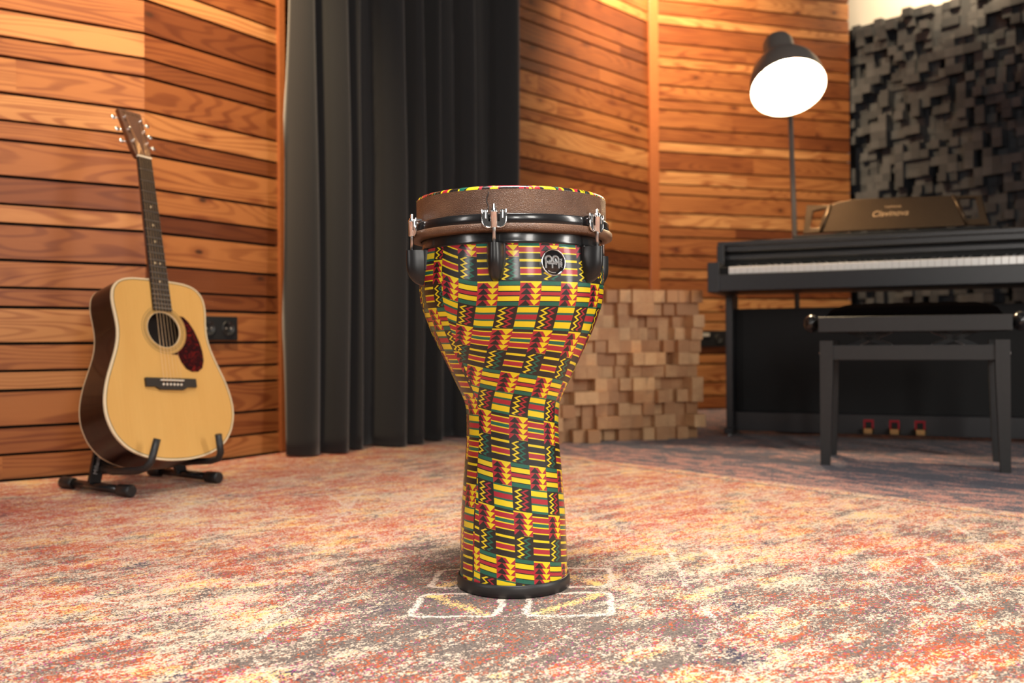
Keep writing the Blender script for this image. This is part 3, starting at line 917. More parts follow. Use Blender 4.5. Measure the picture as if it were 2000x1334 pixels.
def guitar():
    r2, a2, n, r0, n0 = guitar_axes()
    R = frame_mat(G_O, r2, a2, n)
    t = thing('acoustic_guitar', 'natural-top acoustic guitar leaning in a black stand against the wood wall', 'guitar', G_O, R.to_euler())
    # body outline (half), from bottom centre to top centre: (x, y)
    key = [(0, 0.0), (0.05, 0.003), (0.10, 0.014), (0.145, 0.036), (0.177, 0.070), (0.194, 0.110), (0.1985, 0.145), (0.195, 0.180), (0.184, 0.220), (0.168, 0.260),
           (0.153, 0.297), (0.1435, 0.330), (0.140, 0.360), (0.1420, 0.392), (0.1455, 0.422), (0.1455, 0.448), (0.138, 0.474), (0.118, 0.494), (0.088, 0.504), (0.05, 0.507), (0, 0.508)]
    def cr(p0, p1, p2, p3, u):
        return tuple(0.5*((2*b) + (-a_+c)*u + (2*a_-5*b+4*c-d)*u*u + (-a_+3*b-3*c+d)*u**3) for a_, b, c, d in zip(p0, p1, p2, p3))
    half = []
    ext = [(-key[1][0], key[1][1])] + key + [(-key[-2][0], key[-2][1])]
    for i in range(1, len(ext)-2):
        for j in range(5): half.append(cr(ext[i-1], ext[i], ext[i+1], ext[i+2], j/5))
    half.append(key[-1])
    out = half + [(-x, y) for x, y in half[-2:0:-1]]
    N = len(out)
    def depth(y): return 0.124 - 0.022*min(1, y/0.508)
    # outward 2d normals for insets
    def inset(dist):
        res = []
        for i in range(N):
            p, q = Vector(out[i-1]), Vector(out[(i+1) % N])
            e = (q-p).normalized(); nn = Vector((e.y, -e.x))
            res.append((out[i][0]-nn.x*dist, out[i][1]-nn.y*dist))
        return res
    IN = inset(0.0045)
    hc = (0.0, 0.363); hr = 0.050
    # top with a sound hole: radial strips from hole to edge
    m = MB()
    K = 96
    def boundary(ang):
        # ray from the hole centre to the inset outline
        dx, dy = math.cos(ang), math.sin(ang); best = None
        for i in range(N):
            (x0, y0), (x1, y1) = IN[i], IN[(i+1) % N]
            ex, ey = x1-x0, y1-y0
            det = dx*(-ey) + ex*dy
            if abs(det) < 1e-12: continue
            bx, by = x0-hc[0], y0-hc[1]
            tt = (bx*(-ey) + ex*by)/det; u = (dx*by - dy*bx)/det
            if tt > 0 and -1e-6 <= u <= 1+1e-6:
                if best is None or tt < best: best = tt
        return (hc[0]+dx*best, hc[1]+dy*best)
    angs = [math.atan2(y-hc[1], x-hc[0]) for x, y in IN]
    outer = [m.bm.verts.new((x, y, 0.0)) for x, y in IN]
    inner = [m.bm.verts.new((hc[0]+hr*math.cos(a_), hc[1]+hr*math.sin(a_), 0.0)) for a_ in angs]
    low = [m.bm.verts.new((hc[0]+hr*math.cos(a_), hc[1]+hr*math.sin(a_), -0.004)) for a_ in angs]
    for i in range(N):
        j = (i+1) % N
        m.face([inner[i], outer[i], outer[j], inner[j]])
        m.face([low[i], inner[i], inner[j], low[j]], 0, True)
    tag(m.build('soundboard', M_SPRUCE, t), 'honey-coloured spruce top')
    # binding on the front edge
    def band(name, z_of0, z_of1, mat, off=0.0, cap=None):
        m = MB()
        A = [m.bm.verts.new((x, y, z_of0(y))) for x, y in out]; B = [m.bm.verts.new((x, y, z_of1(y))) for x, y in out]
        for i in range(N):
            j = (i+1) % N; m.face([A[i], A[j], B[j], B[i]], 0, True)
        if cap == 'front':
            C_ = [m.bm.verts.new((x, y, 0.0004)) for x, y in IN]; 
            for i in range(N):
                j = (i+1) % N; m.face([A[i], C_[i], C_[j], A[j]])
        if cap == 'back':
            m.face(B[::-1])
        return m.build(name, mat, t)
    tag(band('front_binding', lambda y: 0.0004, lambda y: -0.007, M_IVORY, cap='front'), 'cream binding')
    band('side', lambda y: -0.007, lambda y: -depth(y)+0.005, M_ROSE)
    band('back_binding', lambda y: -depth(y)+0.005, lambda y: -depth(y), M_IVORY)
    m = MB()
    vs = [m.bm.verts.new((x, y, -depth(y)-0.0002)) for x, y in out]; m.face(vs)
    m.build('back', M_ROSE, t)
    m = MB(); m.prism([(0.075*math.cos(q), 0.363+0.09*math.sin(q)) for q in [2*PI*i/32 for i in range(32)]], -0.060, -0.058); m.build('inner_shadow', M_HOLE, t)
    # dark purfling line just inside the binding
    m = MB(); I2 = inset(0.0062)
    A = [m.bm.verts.new((x, y, 0.0005)) for x, y in IN]; B = [m.bm.verts.new((x, y, 0.0005)) for x, y in I2]
    for i in range(N):
        j = (i+1) % N; m.face([A[i], A[j], B[j], B[i]])
    m.build('purfling', M_ROSETTE, t)
    # rosette
    m = MB()
    for (ra, rb) in ((0.0545, 0.0556), (0.0590, 0.0598), (0.0612, 0.0620), (0.0670, 0.0678)):
        T = Matrix.Translation((hc[0], hc[1], 0))
        m.lathe([(ra, 0.0003), (ra, 0.0007), (rb, 0.0007), (rb, 0.0003)], 64, T)
    m.build('rosette', M_ROSETTE, t)
    m = MB(); m.lathe([(0.0500, -0.003), (0.0500, 0.0008), (0.0515, 0.0008), (0.0515, 0.0003)], 64, Matrix.Translation((hc[0], hc[1], 0))); m.build('hole_binding', M_IVORY, t)
    # pickguard (right of the hole as seen)
    m = MB()
    pg = [(0.040, 0.398)]
    pg = []
    for i in range(15):
        q = math.radians(38 - i*8.5); pg.append((hc[0]+0.0705*math.cos(q), hc[1]+0.0705*math.sin(q)))
    pg += [(0.035, 0.293), (0.043, 0.272), (0.056, 0.254), (0.074, 0.246), (0.094, 0.247), (0.109, 0.258), (0.1165, 0.278), (0.1165, 0.305), (0.110, 0.335), (0.098, 0.365), (0.083, 0.390), (0.068, 0.404)]
    m.prism(pg[::-1], 0.0005, 0.0018); tag(m.build('pickguard', M_TORT, t), 'dark red tortoiseshell pickguard')
    # bridge
    m = MB()
    br = [(-0.078, 0.200), (-0.050, 0.200), (-0.036, 0.192), (0.036, 0.192), (0.050, 0.200), (0.078, 0.200), (0.078, 0.224), (-0.078, 0.224)]
    m.prism(br, 0.0003, 0.0085)
    bg = m.build('bridge', M_EBONY, t)
    m = MB(); m.box((-0.036, 0.2155, 0.008), (0.036, 0.2185, 0.0125)); m.build('saddle', M_BONE, bg)
    for k in range(6):
        m = MB(); m.sphere((-0.0275+0.011*k, 0.2055, 0.0095), 0.0033, seg=12, ring=8); m.build('bridge_pin', M_BONE, bg)
    # neck, fingerboard, frets
    NUT = 0.872; FE = 0.416
    m = MB()
    for (y0, w0, y1, w1, d0, d1) in ((0.500, 0.0285, NUT, 0.0215, 0.022, 0.019),):
        A, B = [], []
        for q in range(11):
            b = PI + PI*q/10
            A.append(m.bm.verts.new((w0*math.cos(b), y0, 0.003 + d0*math.sin(b)))); B.append(m.bm.verts.new((w1*math.cos(b), y1, 0.003 + d1*math.sin(b))))
        for q in range(10): m.face([A[q], A[q+1], B[q+1], B[q]], 0, True)
        m.face([A[10], A[0], B[0], B[10]]); m.face(A); m.face(B[::-1])
    m.box((-0.026, 0.488, -0.085), (0.026, 0.520, 0.002), bevel=0.006)
    m.build('neck', M_MAHOG, t)
    m = MB()
    fb = [(-0.0285, FE), (0.0285, FE), (0.0218, NUT), (-0.0218, NUT)]
    m.prism(fb, 0.0010, 0.0080)
    fbo = m.build('fingerboard', M_EBONY, t)
    SCALE = NUT - 0.218 + 0.002
    def fy(k): return NUT - SCALE*(1-2**(-k/12))
    for k in range(1, 21):
        y = fy(k)
        if y < FE + 0.002: break
        w = 0.0218 + (0.0285-0.0218)*(NUT-y)/(NUT-FE)
        m = MB(); m.box((-w, y-0.0011, 0.0078), (w, y+0.0011, 0.0092)); m.build('fret', M_STEEL, fbo)
    for k in (5, 7, 9, 12, 15):
        y = (fy(k)+fy(k-1))/2
        for sx in ((-0.008, 0.008) if k == 12 else (0.0,)):
            m = MB(); m.lathe([(0.0, 0.0084), (0.003, 0.0082), (0.003, 0.0078)], 14, Matrix.Translation((sx, y, 0))); m.build('fret_marker', M_IVORY, fbo)
    m = MB(); m.box((-0.0222, NUT, 0.001), (0.0222, NUT+0.0055, 0.0105), bevel=0.001); m.build('nut', M_BONE, t)
    # headstock tilts back
    HT = math.radians(14)
    Hm = Matrix.Translation((0, NUT+0.004, 0.004)) @ Matrix.Rotation(-HT, 4, 'X')
    hs = [(-0.0222, 0.0), (0.0222, 0.0), (0.0285, 0.022), (0.0300, 0.040), (0.0365, 0.168), (-0.0365, 0.168), (-0.0300, 0.040), (-0.0285, 0.022)]
    m = MB(); m.prism(hs, -0.015, -0.0015, Hm); hd = m.build('headstock', M_MAHOG, t)
    m = MB(); m.prism(hs, -0.0015, 0.0, Hm); m.build('headplate', M_HEADST, hd)
    posts = []
    for sx in (-1, 1):
        for k, y in enumerate((0.052, 0.094, 0.136)):
            px = sx*(0.0215 + 0.0035*k/2)
            m = MB()
            m.lathe([(0.0048, 0.0), (0.0048, 0.0016), (0.0032, 0.0022), (0.0030, 0.010), (0.0, 0.0108)], 14, Hm @ Matrix.Translation((px, y, 0)))
            m.build('tuning_post', M_CHROME, hd)
            posts.append((px, y, sx))
            m = MB()
            xe = sx*(0.0305 + 0.0055*(y-0.04)/0.128)
            m.tube([Hm @ Vector((xe, y, -0.009)), Hm @ Vector((xe+sx*0.014, y, -0.009))], 0.0021, 8)
            m.sphere((0, 0, 0), 0.008, Hm @ Matrix.Translation((xe+sx*0.020, y, -0.009)), seg=14, ring=8, scale=(0.95, 1.0, 0.5))
            m.build('tuner_button', M_CHROME, hd)
    text_mesh('headstock_lettering', 'Martin & Co.', 0.0105, M_BRASS, hd, Hm @ Matrix.Translation((0, 0.155, 0.0004)), 0.0002, 0.15)
    # strings
    for k in range(6):
        xb = -0.0275+0.011*k; xn = -0.0180+0.0072*k
        if k < 3: p = [q for q in posts if q[2] < 0][k]
        else: p = [q for q in posts if q[2] > 0][5-k]
        top = Hm @ Vector((p[0] + (0.003 if k < 3 else -0.003), p[1], 0.006))
        m = MB(); r = 0.0007 - 0.00008*k
        m.tube([(xb, 0.207, 0.009), (xb, 0.2170, 0.0128), (xn, NUT+0.002, 0.0112), tuple(top)], r, 6)
        m.build('string', M_STRING, t)
guitar()

def guitar_stand():
    _, _, _, r0, n0 = guitar_axes()
    O = Vector((G_O.x, G_O.y, 0))
    t = thing('guitar_stand', 'low black folding guitar stand on the rug under the acoustic guitar', 'guitar stand', O, (0, 0, math.atan2(r0.y, r0.x)))
    # local x = r0 (guitar's right), local y = -n0 (towards the wall)
    for sx, xx in ((-1, -0.118), (1, 0.158)):
        m = MB(); m.tube([(xx, 0.335, 0.0165), (xx, 0.055, 0.0165)], 0.0115, 16); fo = m.build('foot_bar', M_BLACKP, t)
        for (ya, yb) in ((0.352, 0.30), (0.036, 0.088)):
            m = MB()
            sgn = 1 if ya > yb else -1
            m.tube([(xx, ya, 0.0165), (xx, ya - sgn*0.004, 0.0165), (xx, yb, 0.0165), (xx, yb - sgn*0.003, 0.0165)], 0.0165, 20, radii=[0.0130, 0.0165, 0.0155, 0.0125])
            m.build('rubber_foot', M_BLACKR, fo)
        # leg
        a = Vector((xx, 0.205, 0.02)); b = Vector((0.02 + sx*0.016, 0.255, 0.44))
        ax = (b-a).normalized(); yv = Vector((0, 1, 0)); xv = yv.cross(ax).normalized(); yv = ax.cross(xv)
        M = frame_mat(a, xv, yv, ax)
        m = MB(); m.box((-0.0175, -0.006, 0), (0.0175, 0.006, (b-a).length), M, bevel=0.002); lg = m.build('leg', M_BLACKP, t)
        m = MB(); m.lathe([(0, 0), (0.006, 0), (0.007, 0.002), (0.004, 0.006), (0, 0.0065)], 14, M @ Matrix.Translation((0, -0.006, 0.075)) @ Matrix.Rotation(PI/2, 4, 'X')); m.build('bolt', M_CHROME, lg)
        if sx < 0:
            text_mesh('leg_lettering', 'Millenium', 0.017, M_STANDTX, lg, M @ Matrix.Translation((-0.005, -0.0064, 0.060)) @ Matrix.Rotation(PI/2, 4, 'X') @ Matrix.Rotation(PI/2, 4, 'Z'), 0.0003)
        # padded arm reaching under the body and turning up in front of it
        if sx < 0: pts = [(-0.100, 0.19, 0.062), (-0.128, 0.10, 0.064), (-0.130, -0.005, 0.074), (-0.126, -0.034, 0.082), (-0.118, -0.045, 0.098), (-0.102, -0.048, 0.155)]
        else: pts = [(0.100, 0.19, 0.060), (0.096, 0.10, 0.064), (0.097, -0.005, 0.074), (0.098, -0.036, 0.082), (0.097, -0.046, 0.100), (0.088, -0.048, 0.150)]
        m = MB(); m.tube(pts, 0.0095, 12); m.build('padded_arm', M_BLACKR, t)
    m = MB(); m.tube([(-0.03, 0.257, 0.425), (0.07, 0.257, 0.425)], 0.010, 12); m.build('pivot', M_BLACKP, t)
    m = MB(); m.box((-0.095, 0.205, 0.060), (0.135, 0.215, 0.080), bevel=0.002); m.build('spreader', M_BLACKP, t)
guitar_stand()


# ================================================================== WOODEN BLOCK PANEL standing behind the drum
def wooden_panel():
    ang = math.radians(17.5)
    d = Vector((math.cos(ang), math.sin(ang)))
    S = 0.0500; nc, nr = 13, 12
    o = Vector((0.110, 3.66))
    t = thing('wooden_block_panel', 'low panel of jutting natural wood blocks standing on the rug behind the drum', 'acoustic panel', (o.x, o.y, 0), (0, 0, ang))
    m = MB(); m.box((0.002, 0.0, 0.0), (nc*S-0.002, 0.014, nr*S)); m.build('backing_board', M_BLOCK, t)
    rng = random.Random(33)
    cells = []
    # jut of each block (0..9), top row first, following the photo from the drum's edge to the right
    J = ["5543356766778",
         "3443335764566",
         "4465335312249",
         "5557665421258",
         "4444566533577",
         "6676434776276",
         "5677323555665",
         "6622556763338",
         "5377654768468",
         "6734535564545",
         "7324666646549",
         "6368235467565"]
    for r in range(nr):
        for c in range(nc):
            j = int(J[r][c]); d_ = 0.006 + 0.0165*j + rng.uniform(-0.002, 0.002)
            cells.append((d_, r, c))
    cells_sorted = sorted(cells, key=lambda q: (-q[2] > -3, -q[0]))
    vis = sorted(cells, key=lambda q: (q[2] < 2, -q[0]))
    first = set((r, c) for _, r, c in vis[:100])
    rest = MB()
    for d_, r, c in cells:
        z0 = (nr-1-r)*S
        lo, hi = (c*S, -d_, z0), ((c+1)*S, 0.0, z0+S)
        tn = rng.random()
        if (r, c) in first:
            mm = MB(); mm.box((lo[0]+0.0003, lo[1], lo[2]+0.0003), (hi[0]-0.0003, hi[1], hi[2]-0.0003), tone=tn)
            mm.build('block', M_BLOCK, t)
        else:
            rest.box(lo, hi, tone=tn)
    tag(rest.build('block', M_BLOCK, t), kind='stuff')
wooden_panel()


# ================================================================== DIGITAL PIANO
K0 = Vector((0.8434, 3.58)); PU = Vector((0.9225, -0.386)).normalized(); PN = Vector((0.386, 0.9225)).normalized()
def plocal(px, py, yl):
    """local (x, z) of the point seen at (px, py) on the piano plane y = yl."""
    u, v = unroll(px, py); k = u/F
    bx, by = K0.x + PN.x*yl, K0.y + PN.y*yl
    x = (k*by - bx)/(PU.x - k*PU.y)
    Y = by + PU.y*x
    return x, H - v/F*Y

def piano():
    t = thing('digital_piano', 'black upright digital piano with white keys by the grey block wall', 'piano', (K0.x, K0.y, 0), (0, 0, math.atan2(PU.y, PU.x)))
    XE = 1.222
    def part(name, boxes, mat=M_PIANO, parent=t, bevel=0.002, label=None):
        m = MB()
        for lo, hi in boxes: m.box(lo, hi, bevel=bevel)
        o = m.build(name, mat, parent)
        if label: o['label'] = label
        return o
    part('key_bed', [((-0.035, -0.012, 0.588), (XE+0.035, 0.345, 0.618)), ((-0.035, -0.016, 0.588), (XE+0.035, -0.002, 0.652))])
    for sx, x0 in ((0, -0.078), (1, XE+0.033)):
        part('arm', [((x0, -0.022, 0.584), (x0+0.045, 0.40, 0.700)), ((x0+0.018*(1-sx), 0.085, 0.69), (x0+0.018*(1-sx)+0.027, 0.40, 0.775))])
        sp = part('side_panel', [((x0+0.022-0.006*sx, 0.25, 0.035), (x0+0.050-0.006*sx, 0.40, 0.588))])
        part('foot', [((x0+0.018, 0.22, 0.012), (x0+0.054, 0.42, 0.036))], parent=sp)
        for yy in (0.245, 0.40):
            m = MB(); m.lathe([(0, 0), (0.013, 0), (0.013, 0.010), (0.006, 0.012), (0, 0.012)], 16, Matrix.Translation((x0+0.036, yy, 0))); m.build('glide', M_STEEL, sp)
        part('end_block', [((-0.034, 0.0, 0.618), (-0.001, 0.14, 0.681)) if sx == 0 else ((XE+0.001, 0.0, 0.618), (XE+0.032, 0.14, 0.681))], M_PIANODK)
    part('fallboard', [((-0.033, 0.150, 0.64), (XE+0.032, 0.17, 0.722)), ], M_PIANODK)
    part('control_strip', [((-0.033, 0.138, 0.720), (XE+0.032, 0.17, 0.739))])
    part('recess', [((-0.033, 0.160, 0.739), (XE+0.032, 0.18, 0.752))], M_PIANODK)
    part('fascia', [((-0.033, 0.125, 0.752), (XE+0.032, 0.20, 0.775))])
    part('lid', [((-0.062, 0.112, 0.775), (XE+0.062, 0.41, 0.792))])
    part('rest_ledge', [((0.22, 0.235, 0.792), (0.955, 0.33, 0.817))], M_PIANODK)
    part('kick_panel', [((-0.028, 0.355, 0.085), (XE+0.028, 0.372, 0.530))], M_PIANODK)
    part('pedal_rail', [((-0.028, 0.295, 0.018), (XE+0.028, 0.356, 0.098))])
    # keys
    WK = XE/52
    for k in range(52):
        part('white_key', [((k*WK+0.0005, -0.0005, 0.654), ((k+1)*WK-0.0005, 0.150, 0.682))], M_KEY, bevel=0.0012)
    names = 'ABCDEFG'
    for k in range(51):
        if names[k % 7] in 'ACDFG':
            cx = (k+1)*WK
            part('black_key', [((cx-0.0055, 0.050, 0.680), (cx+0.0055, 0.150, 0.694))], M_BLACKPL, bevel=0.0012)
    # pedals
    for x in (0.495, 0.59, 0.682):
        m = MB(); m.box((x-0.019, 0.2925, 0.036), (x+0.019, 0.296, 0.078)); fe = m.build('pedal_felt', M_FELT, t)
        m = MB(); m.box((x-0.012, 0.2915, 0.036), (x+0.012, 0.2926, 0.070)); m.build('pedal_slot', M_PIANODK, fe)
        m = MB()
        m.prism([(x-0.015, 0.30), (x+0.015, 0.30), (x+0.021, 0.225), (x+0.015, 0.205), (x-0.015, 0.205), (x-0.021, 0.225)], 0.030, 0.050)
        m.build('pedal', M_BRASS, fe)
    # music rest: one moulded panel with a window at each end, leaning back
    lean = math.radians(14)
    def q(px, py):
        x, z = plocal(px, py, 0.262 + 0.02)
        return (x, (z-0.815)/math.cos(lean))
    Mr = frame_mat((0, 0.262, 0.815), (1, 0, 0), (0, math.sin(lean), math.cos(lean)), (0, -math.cos(lean), math.sin(lean)))
    m = MB()
    T = 0.012
    BL, TL, TL2 = q(1570, 459), q(1577, 403), q(1622, 401)
    wl = [q(1582, 449), q(1588, 413), q(1613, 409), q(1600, 447)]
    wr = [q(1888, 432), q(1872, 389), q(1906, 388), q(1914, 430)]
    TR0, TR, BR = q(1862, 383), q(1918, 383), q(1930, 441)
    M1, M2, M3 = q(1640, 395), q(1668, 390), q(1760, 386)
    B1, B2 = q(1604, 457), q(1888, 443)
    def quad(*ps):
        a = sum(ps[i][0]*ps[(i+1) % len(ps)][1]-ps[(i+1) % len(ps)][0]*ps[i][1] for i in range(len(ps)))
        m.prism(list(ps) if a > 0 else list(ps)[::-1], 0, T, Mr)
    quad(BL, wl[0], wl[1], TL); quad(TL, wl[1], wl[2], TL2); quad(BL, B1, wl[3], wl[0])
    quad(wl[3], B1, B2, wr[0], wr[1], TR0, M3, M2, M1, TL2, wl[2])
    quad(wr[1], wr[2], TR, TR0); quad(wr[2], wr[3], BR, TR); quad(wr[3], wr[0], B2, BR)
    bmesh.ops.remove_doubles(m.bm, verts=m.bm.verts, dist=1e-4)
    mr = m.build('music_rest', M_GOLD, t)
    bv = mr.modifiers.new('soft', 'BEVEL'); bv.width = 0.003; bv.segments = 2; bv.limit_method = 'ANGLE'
    tag(mr, 'bronze-coloured music rest with a window at each end')
    for (pa, pb) in ((TL2, B1), (TR0, B2)):
        m = MB(); m.tube([Mr @ Vector((pa[0], pa[1], T)), Mr @ Vector((pb[0], pb[1], T))], 0.006, 8)
        m.build('rest_rib', M_GOLD, mr)
    cx, cz = q(1743, 417)
    text_mesh('piano_lettering', 'Clavinova', 0.034, M_GOLDTXT, mr, Mr @ Matrix.Translation((cx-0.010, cz-0.004, T+0.0006)), 0.0004, 0.35)
    cx, cz = q(1743, 408)
    text_mesh('piano_lettering', 'YAMAHA', 0.0135, M_GOLDTXT, mr, Mr @ Matrix.Translation((cx+0.002, cz+0.0045, T+0.0006)), 0.0004, 0.0, 1.15)
piano()


# ================================================================== PIANO BENCH
def bench():
    BO = Vector((0.972, 2.912)); ang = math.radians(-23.5)
    t = thing('piano_bench', 'black adjustable piano bench with a padded seat in front of the piano', 'bench', (BO.x, BO.y, 0), (0, 0, ang))
    W, D = 0.532, 0.30
    def leg(x0, y0):
        m = MB()
        def sq(cx, cy, h, z): return [m.bm.verts.new((cx+sx*h, cy+sy*h, z)) for sx, sy in ((-1,-1),(1,-1),(1,1),(-1,1))]
        inx = 1 if x0 < W/2 else -1; iny = 1 if y0 < D/2 else -1
        A = sq(x0 + inx*0.014, y0 + iny*0.014, 0.0140, 0.0); B = sq(x0 + inx*0.0195, y0 + iny*0.0195, 0.0195, 0.30); C = sq(x0 + inx*0.0195, y0 + iny*0.0195, 0.0195, 0.392)
        for P, Q in ((A, B), (B, C)):
            for k in range(4): m.face([P[k], P[(k+1) % 4], Q[(k+1) % 4], Q[k]])
        m.face(A[::-1]); m.face(C)
        return m.build('leg', M_BENCH, t)
    for x0 in (0, W):
        for y0 in (0, D): leg(x0, y0)
    def part(name, boxes, mat=M_BENCH, bevel=0.002):
        m = MB()
        for lo, hi in boxes: m.box(lo, hi, bevel=bevel)
        return m.build(name, mat, t)
    part('rail', [((0.037, 0.006, 0.331), (W-0.037, 0.026, 0.378))]); part('rail', [((0.037, D-0.026, 0.331), (W-0.037, D-0.006, 0.378))])
    part('rail', [((0.008, 0.037, 0.331), (0.026, D-0.037, 0.378))]); part('rail', [((W-0.026, 0.037, 0.331), (W-0.008, D-0.037, 0.378))])
    sf = part('seat_frame', [((-0.004, -0.006, 0.419), (W+0.006, 0.016, 0.467)), ((-0.004, D-0.016, 0.419), (W+0.006, D+0.006, 0.467)),
                        ((-0.004, 0.0, 0.419), (0.016, D, 0.467)), ((W-0.016, 0.0, 0.419), (W+0.006, D, 0.467)), ((0.0, 0.0, 0.455), (W, D, 0.462))])
    # cushion: domed pad
    m = MB(); NX, NY = 40, 24
    g = []
    for j in range(NY+1):
        row = []
        for i in range(NX+1):
            u, v = i/NX*2-1, j/NY*2-1
            k = (1-abs(u)**6)*(1-abs(v)**4)
            z = 0.466 + 0.046*max(0, k)**0.45
            z -= 0.0022*(math.cos(u*PI*7)*0.5+0.5)*max(0, k)
            row.append(m.bm.verts.new((0.012 + (W-0.022)*(u*0.985+1)/2, 0.010 + (D-0.02)*(v*0.985+1)/2, z)))
        g.append(row)
    for j in range(NY):
        for i in range(NX): m.face([g[j][i], g[j][i+1], g[j+1][i+1], g[j+1][i]], 0, True)
    edge = g[0] + [g[j][-1] for j in range(1, NY+1)] + g[-1][-2::-1] + [g[j][0] for j in range(NY-1, 0, -1)]
    m.face(edge[::-1])
    tag(m.build('cushion', M_VELVET, t), 'black padded cushion')
    # height knobs
    for x, sx in ((-0.004, -1), (W+0.006, 1)):
        m = MB()
        m.tube([(x, 0.10, 0.448), (x+sx*0.012, 0.10, 0.448)], 0.010, 14)
        m.sphere((x+sx*0.030, 0.10, 0.448), 0.0295, seg=24, ring=16, scale=(0.82, 1, 1))
        m.build('height_knob', M_BLACKP, t)
    # scissor mechanism
    for y in (0.07, D-0.07):
        for xa, xb, za, zb in ((0.08, 0.205, 0.424, 0.372), (0.08, 0.205, 0.372, 0.424), (W-0.205, W-0.08, 0.424, 0.372), (W-0.205, W-0.08, 0.372, 0.424)):
            a, b = Vector((xa, y, za)), Vector((xb, y, zb)); ax = (b-a).normalized(); yv = Vector((0, 1, 0)); zv = ax.cross(yv)
            m = MB(); m.box((0, -0.003, -0.008), ((b-a).length, 0.003, 0.008), frame_mat(a, ax, yv, zv), bevel=0.001)
            m.build('scissor_arm', M_DULLSILVER if y > 0.2 else M_BLACKP, t)
    for x, z in ((-0.001, 0.352), (W+0.001, 0.352)):
        m = MB(); m.sphere((x, 0.02, z), 0.006, seg=12, ring=8, scale=(0.4, 1, 1)); m.build('screw', M_STEEL, t)
bench()


# ================================================================== FLOOR LAMP behind the piano
def lamp():
    base = Vector((1.260, 4.02, 0.0))
    t = thing('floor_lamp', 'dark grey floor lamp with a lit bell-shaped shade behind the piano', 'lamp', base)
    m = MB(); m.lathe([(0, -0.0), (0.13, 0.0), (0.132, 0.006), (0.125, 0.014), (0.03, 0.020), (0.018, 0.035), (0, 0.035)], 40); m.build('base', M_LAMPSH, t)
    topw = at(1541, 150, 4.02)
    tp = topw - base
    m = MB(); m.tube([(0, 0, 0.02), (tp.x, 0, tp.z + 0.02)], 0.0108, 16); m.build('pole', M_LAMPSH, t)
    P = at(1540, 172, 3.64)
    d = (P - Vector((0, 0, H))).normalized(); right = Vector((d.y, -d.x, 0)).normalized(); up = right.cross(d)
    nrm = (-d*0.74 + (right*0.15 - up*0.66)).normalized()
    zv = -nrm; xv = right - zv*right.dot(zv); xv.normalize(); yv = zv.cross(xv)
    M = frame_mat(P - base, xv, yv, zv)     # local +z runs from the opening back into the shade
    R0 = 144/2/F*3.64
    prof = [(R0, 0.0), (R0*1.0, 0.014), (R0*0.985, 0.040), (R0*0.945, 0.072), (R0*0.87, 0.105), (R0*0.74, 0.135), (R0*0.58, 0.157), (R0*0.475, 0.170), (R0*0.435, 0.184), (R0*0.428, 0.205), (R0*0.420, 0.268), (R0*0.39, 0.281), (R0*0.32, 0.287), (0, 0.289)]
    m = MB(); m.lathe(prof, 64, M); sh = m.build('lamp_shade', M_LAMPSH, t)
    inner = [(R0-0.0005, 0.0005)] + [(max(0, r-0.003), z-0.001) for i, (r, z) in enumerate(prof[1:9])] + [(0, 0.176)]
    m = MB(); m.lathe(inner, 64, M); li = m.build('lining', M_LAMPIN, sh)
    m = MB()
    m.tube([(-0.012, 0, 0), (0.012, 0, 0)], 0.008, 10, Matrix.Translation((tp.x, 0, tp.z)))
    hp = M @ Vector((0, 0, 0.20)); m.tube([(tp.x, 0, tp.z), tuple(hp)], 0.008, 10); m.build('arm_joint', M_LAMPSH, t)
    m = MB()
    for a in (0.35, PI-0.35): m.tube([M @ Vector((R0*0.50*math.cos(a), R0*0.50*math.sin(a), 0.150)), M @ Vector((R0*0.62*math.cos(a), R0*0.62*math.sin(a), 0.160))], 0.005, 8)
    m.build('shade_bolt', M_LAMPSH, sh)
    m = MB(); m.sphere((0, 0, 0.085), 0.055, M, seg=32, ring=20); m.build('bulb', M_BULB, t)
    return base + (M @ Vector((0, 0, 0.02))), nrm
LAMP_P, LAMP_N = lamp()


# ================================================================== LIGHT, SKY, CAMERA
def area(name, loc, target, size, size_y, power, col=(1, 1, 1), spread=PI):
    l = bpy.data.lights.new(name, 'AREA'); l.shape = 'RECTANGLE'; l.size = size; l.size_y = size_y; l.energy = power; l.color = col; l.spread = spread
    o = bpy.data.objects.new(name, l); COL.objects.link(o); o.location = loc
    o.rotation_euler = (Vector(target) - Vector(loc)).to_track_quat('-Z', 'Y').to_euler()
    return o
def spot(name, loc, target, power, angle, blend=0.6, col=(1, 0.62, 0.33), r=0.05):
    l = bpy.data.lights.new(name, 'SPOT'); l.energy = power; l.spot_size = math.radians(angle); l.spot_blend = blend; l.color = col; l.shadow_soft_size = r
    o = bpy.data.objects.new(name, l); COL.objects.link(o); o.location = loc
    o.rotation_euler = (Vector(target) - Vector(loc)).to_track_quat('-Z', 'Y').to_euler()
    return o

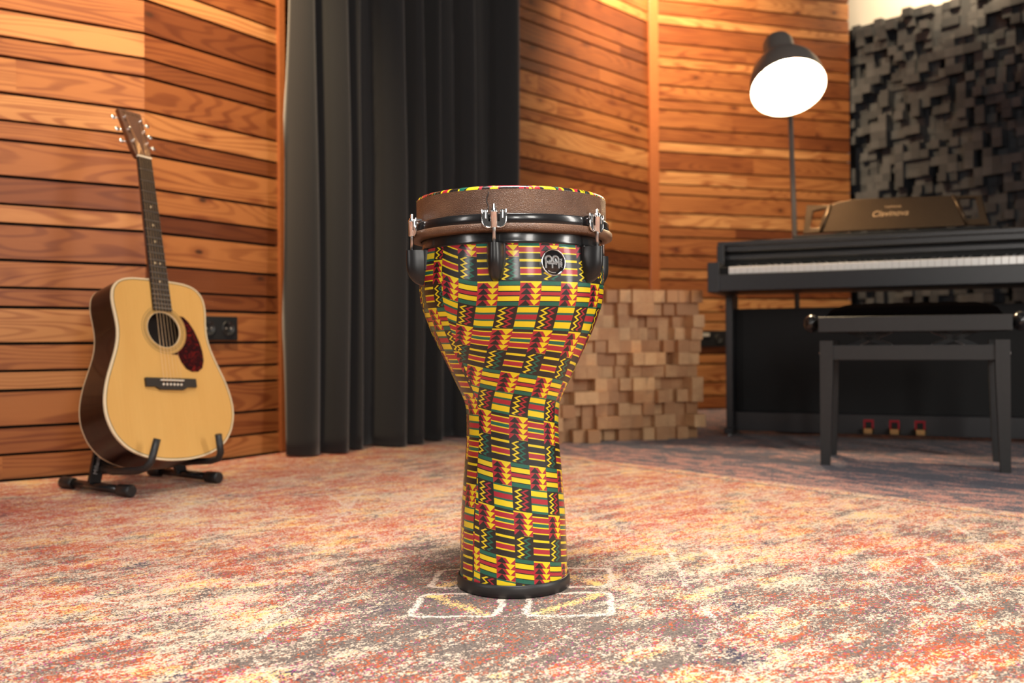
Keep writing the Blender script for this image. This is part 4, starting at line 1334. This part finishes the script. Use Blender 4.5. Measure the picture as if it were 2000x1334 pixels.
WARM = (1.0, 0.74, 0.44)
area('softbox_camera', (0.32, -1.7, 1.15), (0.0, 1.5, 0.45), 0.30, 0.75, 11, (1.0, 0.96, 0.9))
area('softbox_front', (1.25, -1.5, 1.45), (0.0, 1.6, 0.4), 0.45, 1.0, 18, (1.0, 0.95, 0.88))
area('softbox_right', (2.35, 0.75, 1.15), (0.0, 1.55, 0.3), 0.32, 1.5, 21, (1.0, 0.95, 0.88))
area('softbox_left', (-2.0, 0.05, 1.2), (0.0, 1.6, 0.4), 0.28, 1.0, 7, (1.0, 0.95, 0.9))
area('softbox_top', (0.1, 0.9, 2.9), (0.1, 1.15, 0.0), 0.8, 0.6, 17, (1.0, 0.94, 0.87), 1.35)
spot('ceiling_spot_left', (-0.78, 2.25, 2.75), (-1.2, 2.85, 1.85), 260, 72, 0.95, WARM)
spot('ceiling_spot_corner', (0.75, 4.5, 2.9), (0.85, 5.3, 1.9), 240, 105, 0.9, WARM)
spot('ceiling_spot_right', (2.3, 4.7, 2.9), (2.6, 5.2, 2.7), 85, 100, 0.8, WARM)
spot('lamp_glow', LAMP_P + LAMP_N*0.03, LAMP_P + LAMP_N*1.0, 45, 115, 0.7, (1.0, 0.72, 0.42), 0.06)

wd = bpy.data.worlds.new('studio_air'); SC.world = wd; wd.use_nodes = True
bg = wd.node_tree.nodes['Background']; bg.inputs[0].default_value = (1.0, 0.93, 0.87, 1); bg.inputs[1].default_value = 0.05

cd = bpy.data.cameras.new('camera'); co = bpy.data.objects.new('camera', cd); COL.objects.link(co)
co.location = (0, 0, H); co.rotation_euler = (PI/2 + 3/F, ROLL, 0)
cd.sensor_width = 36.0; cd.lens = 36.0*F/2000
cd.clip_start = 0.02
cd.dof.use_dof = True; cd.dof.focus_distance = 1.40; cd.dof.aperture_fstop = 4.0
SC.camera = co
SC.view_settings.view_transform = 'Standard'; SC.view_settings.look = 'None'
SC.view_settings.exposure = 0.78; SC.view_settings.gamma = 1.0; SC.view_settings.use_curve_mapping = False
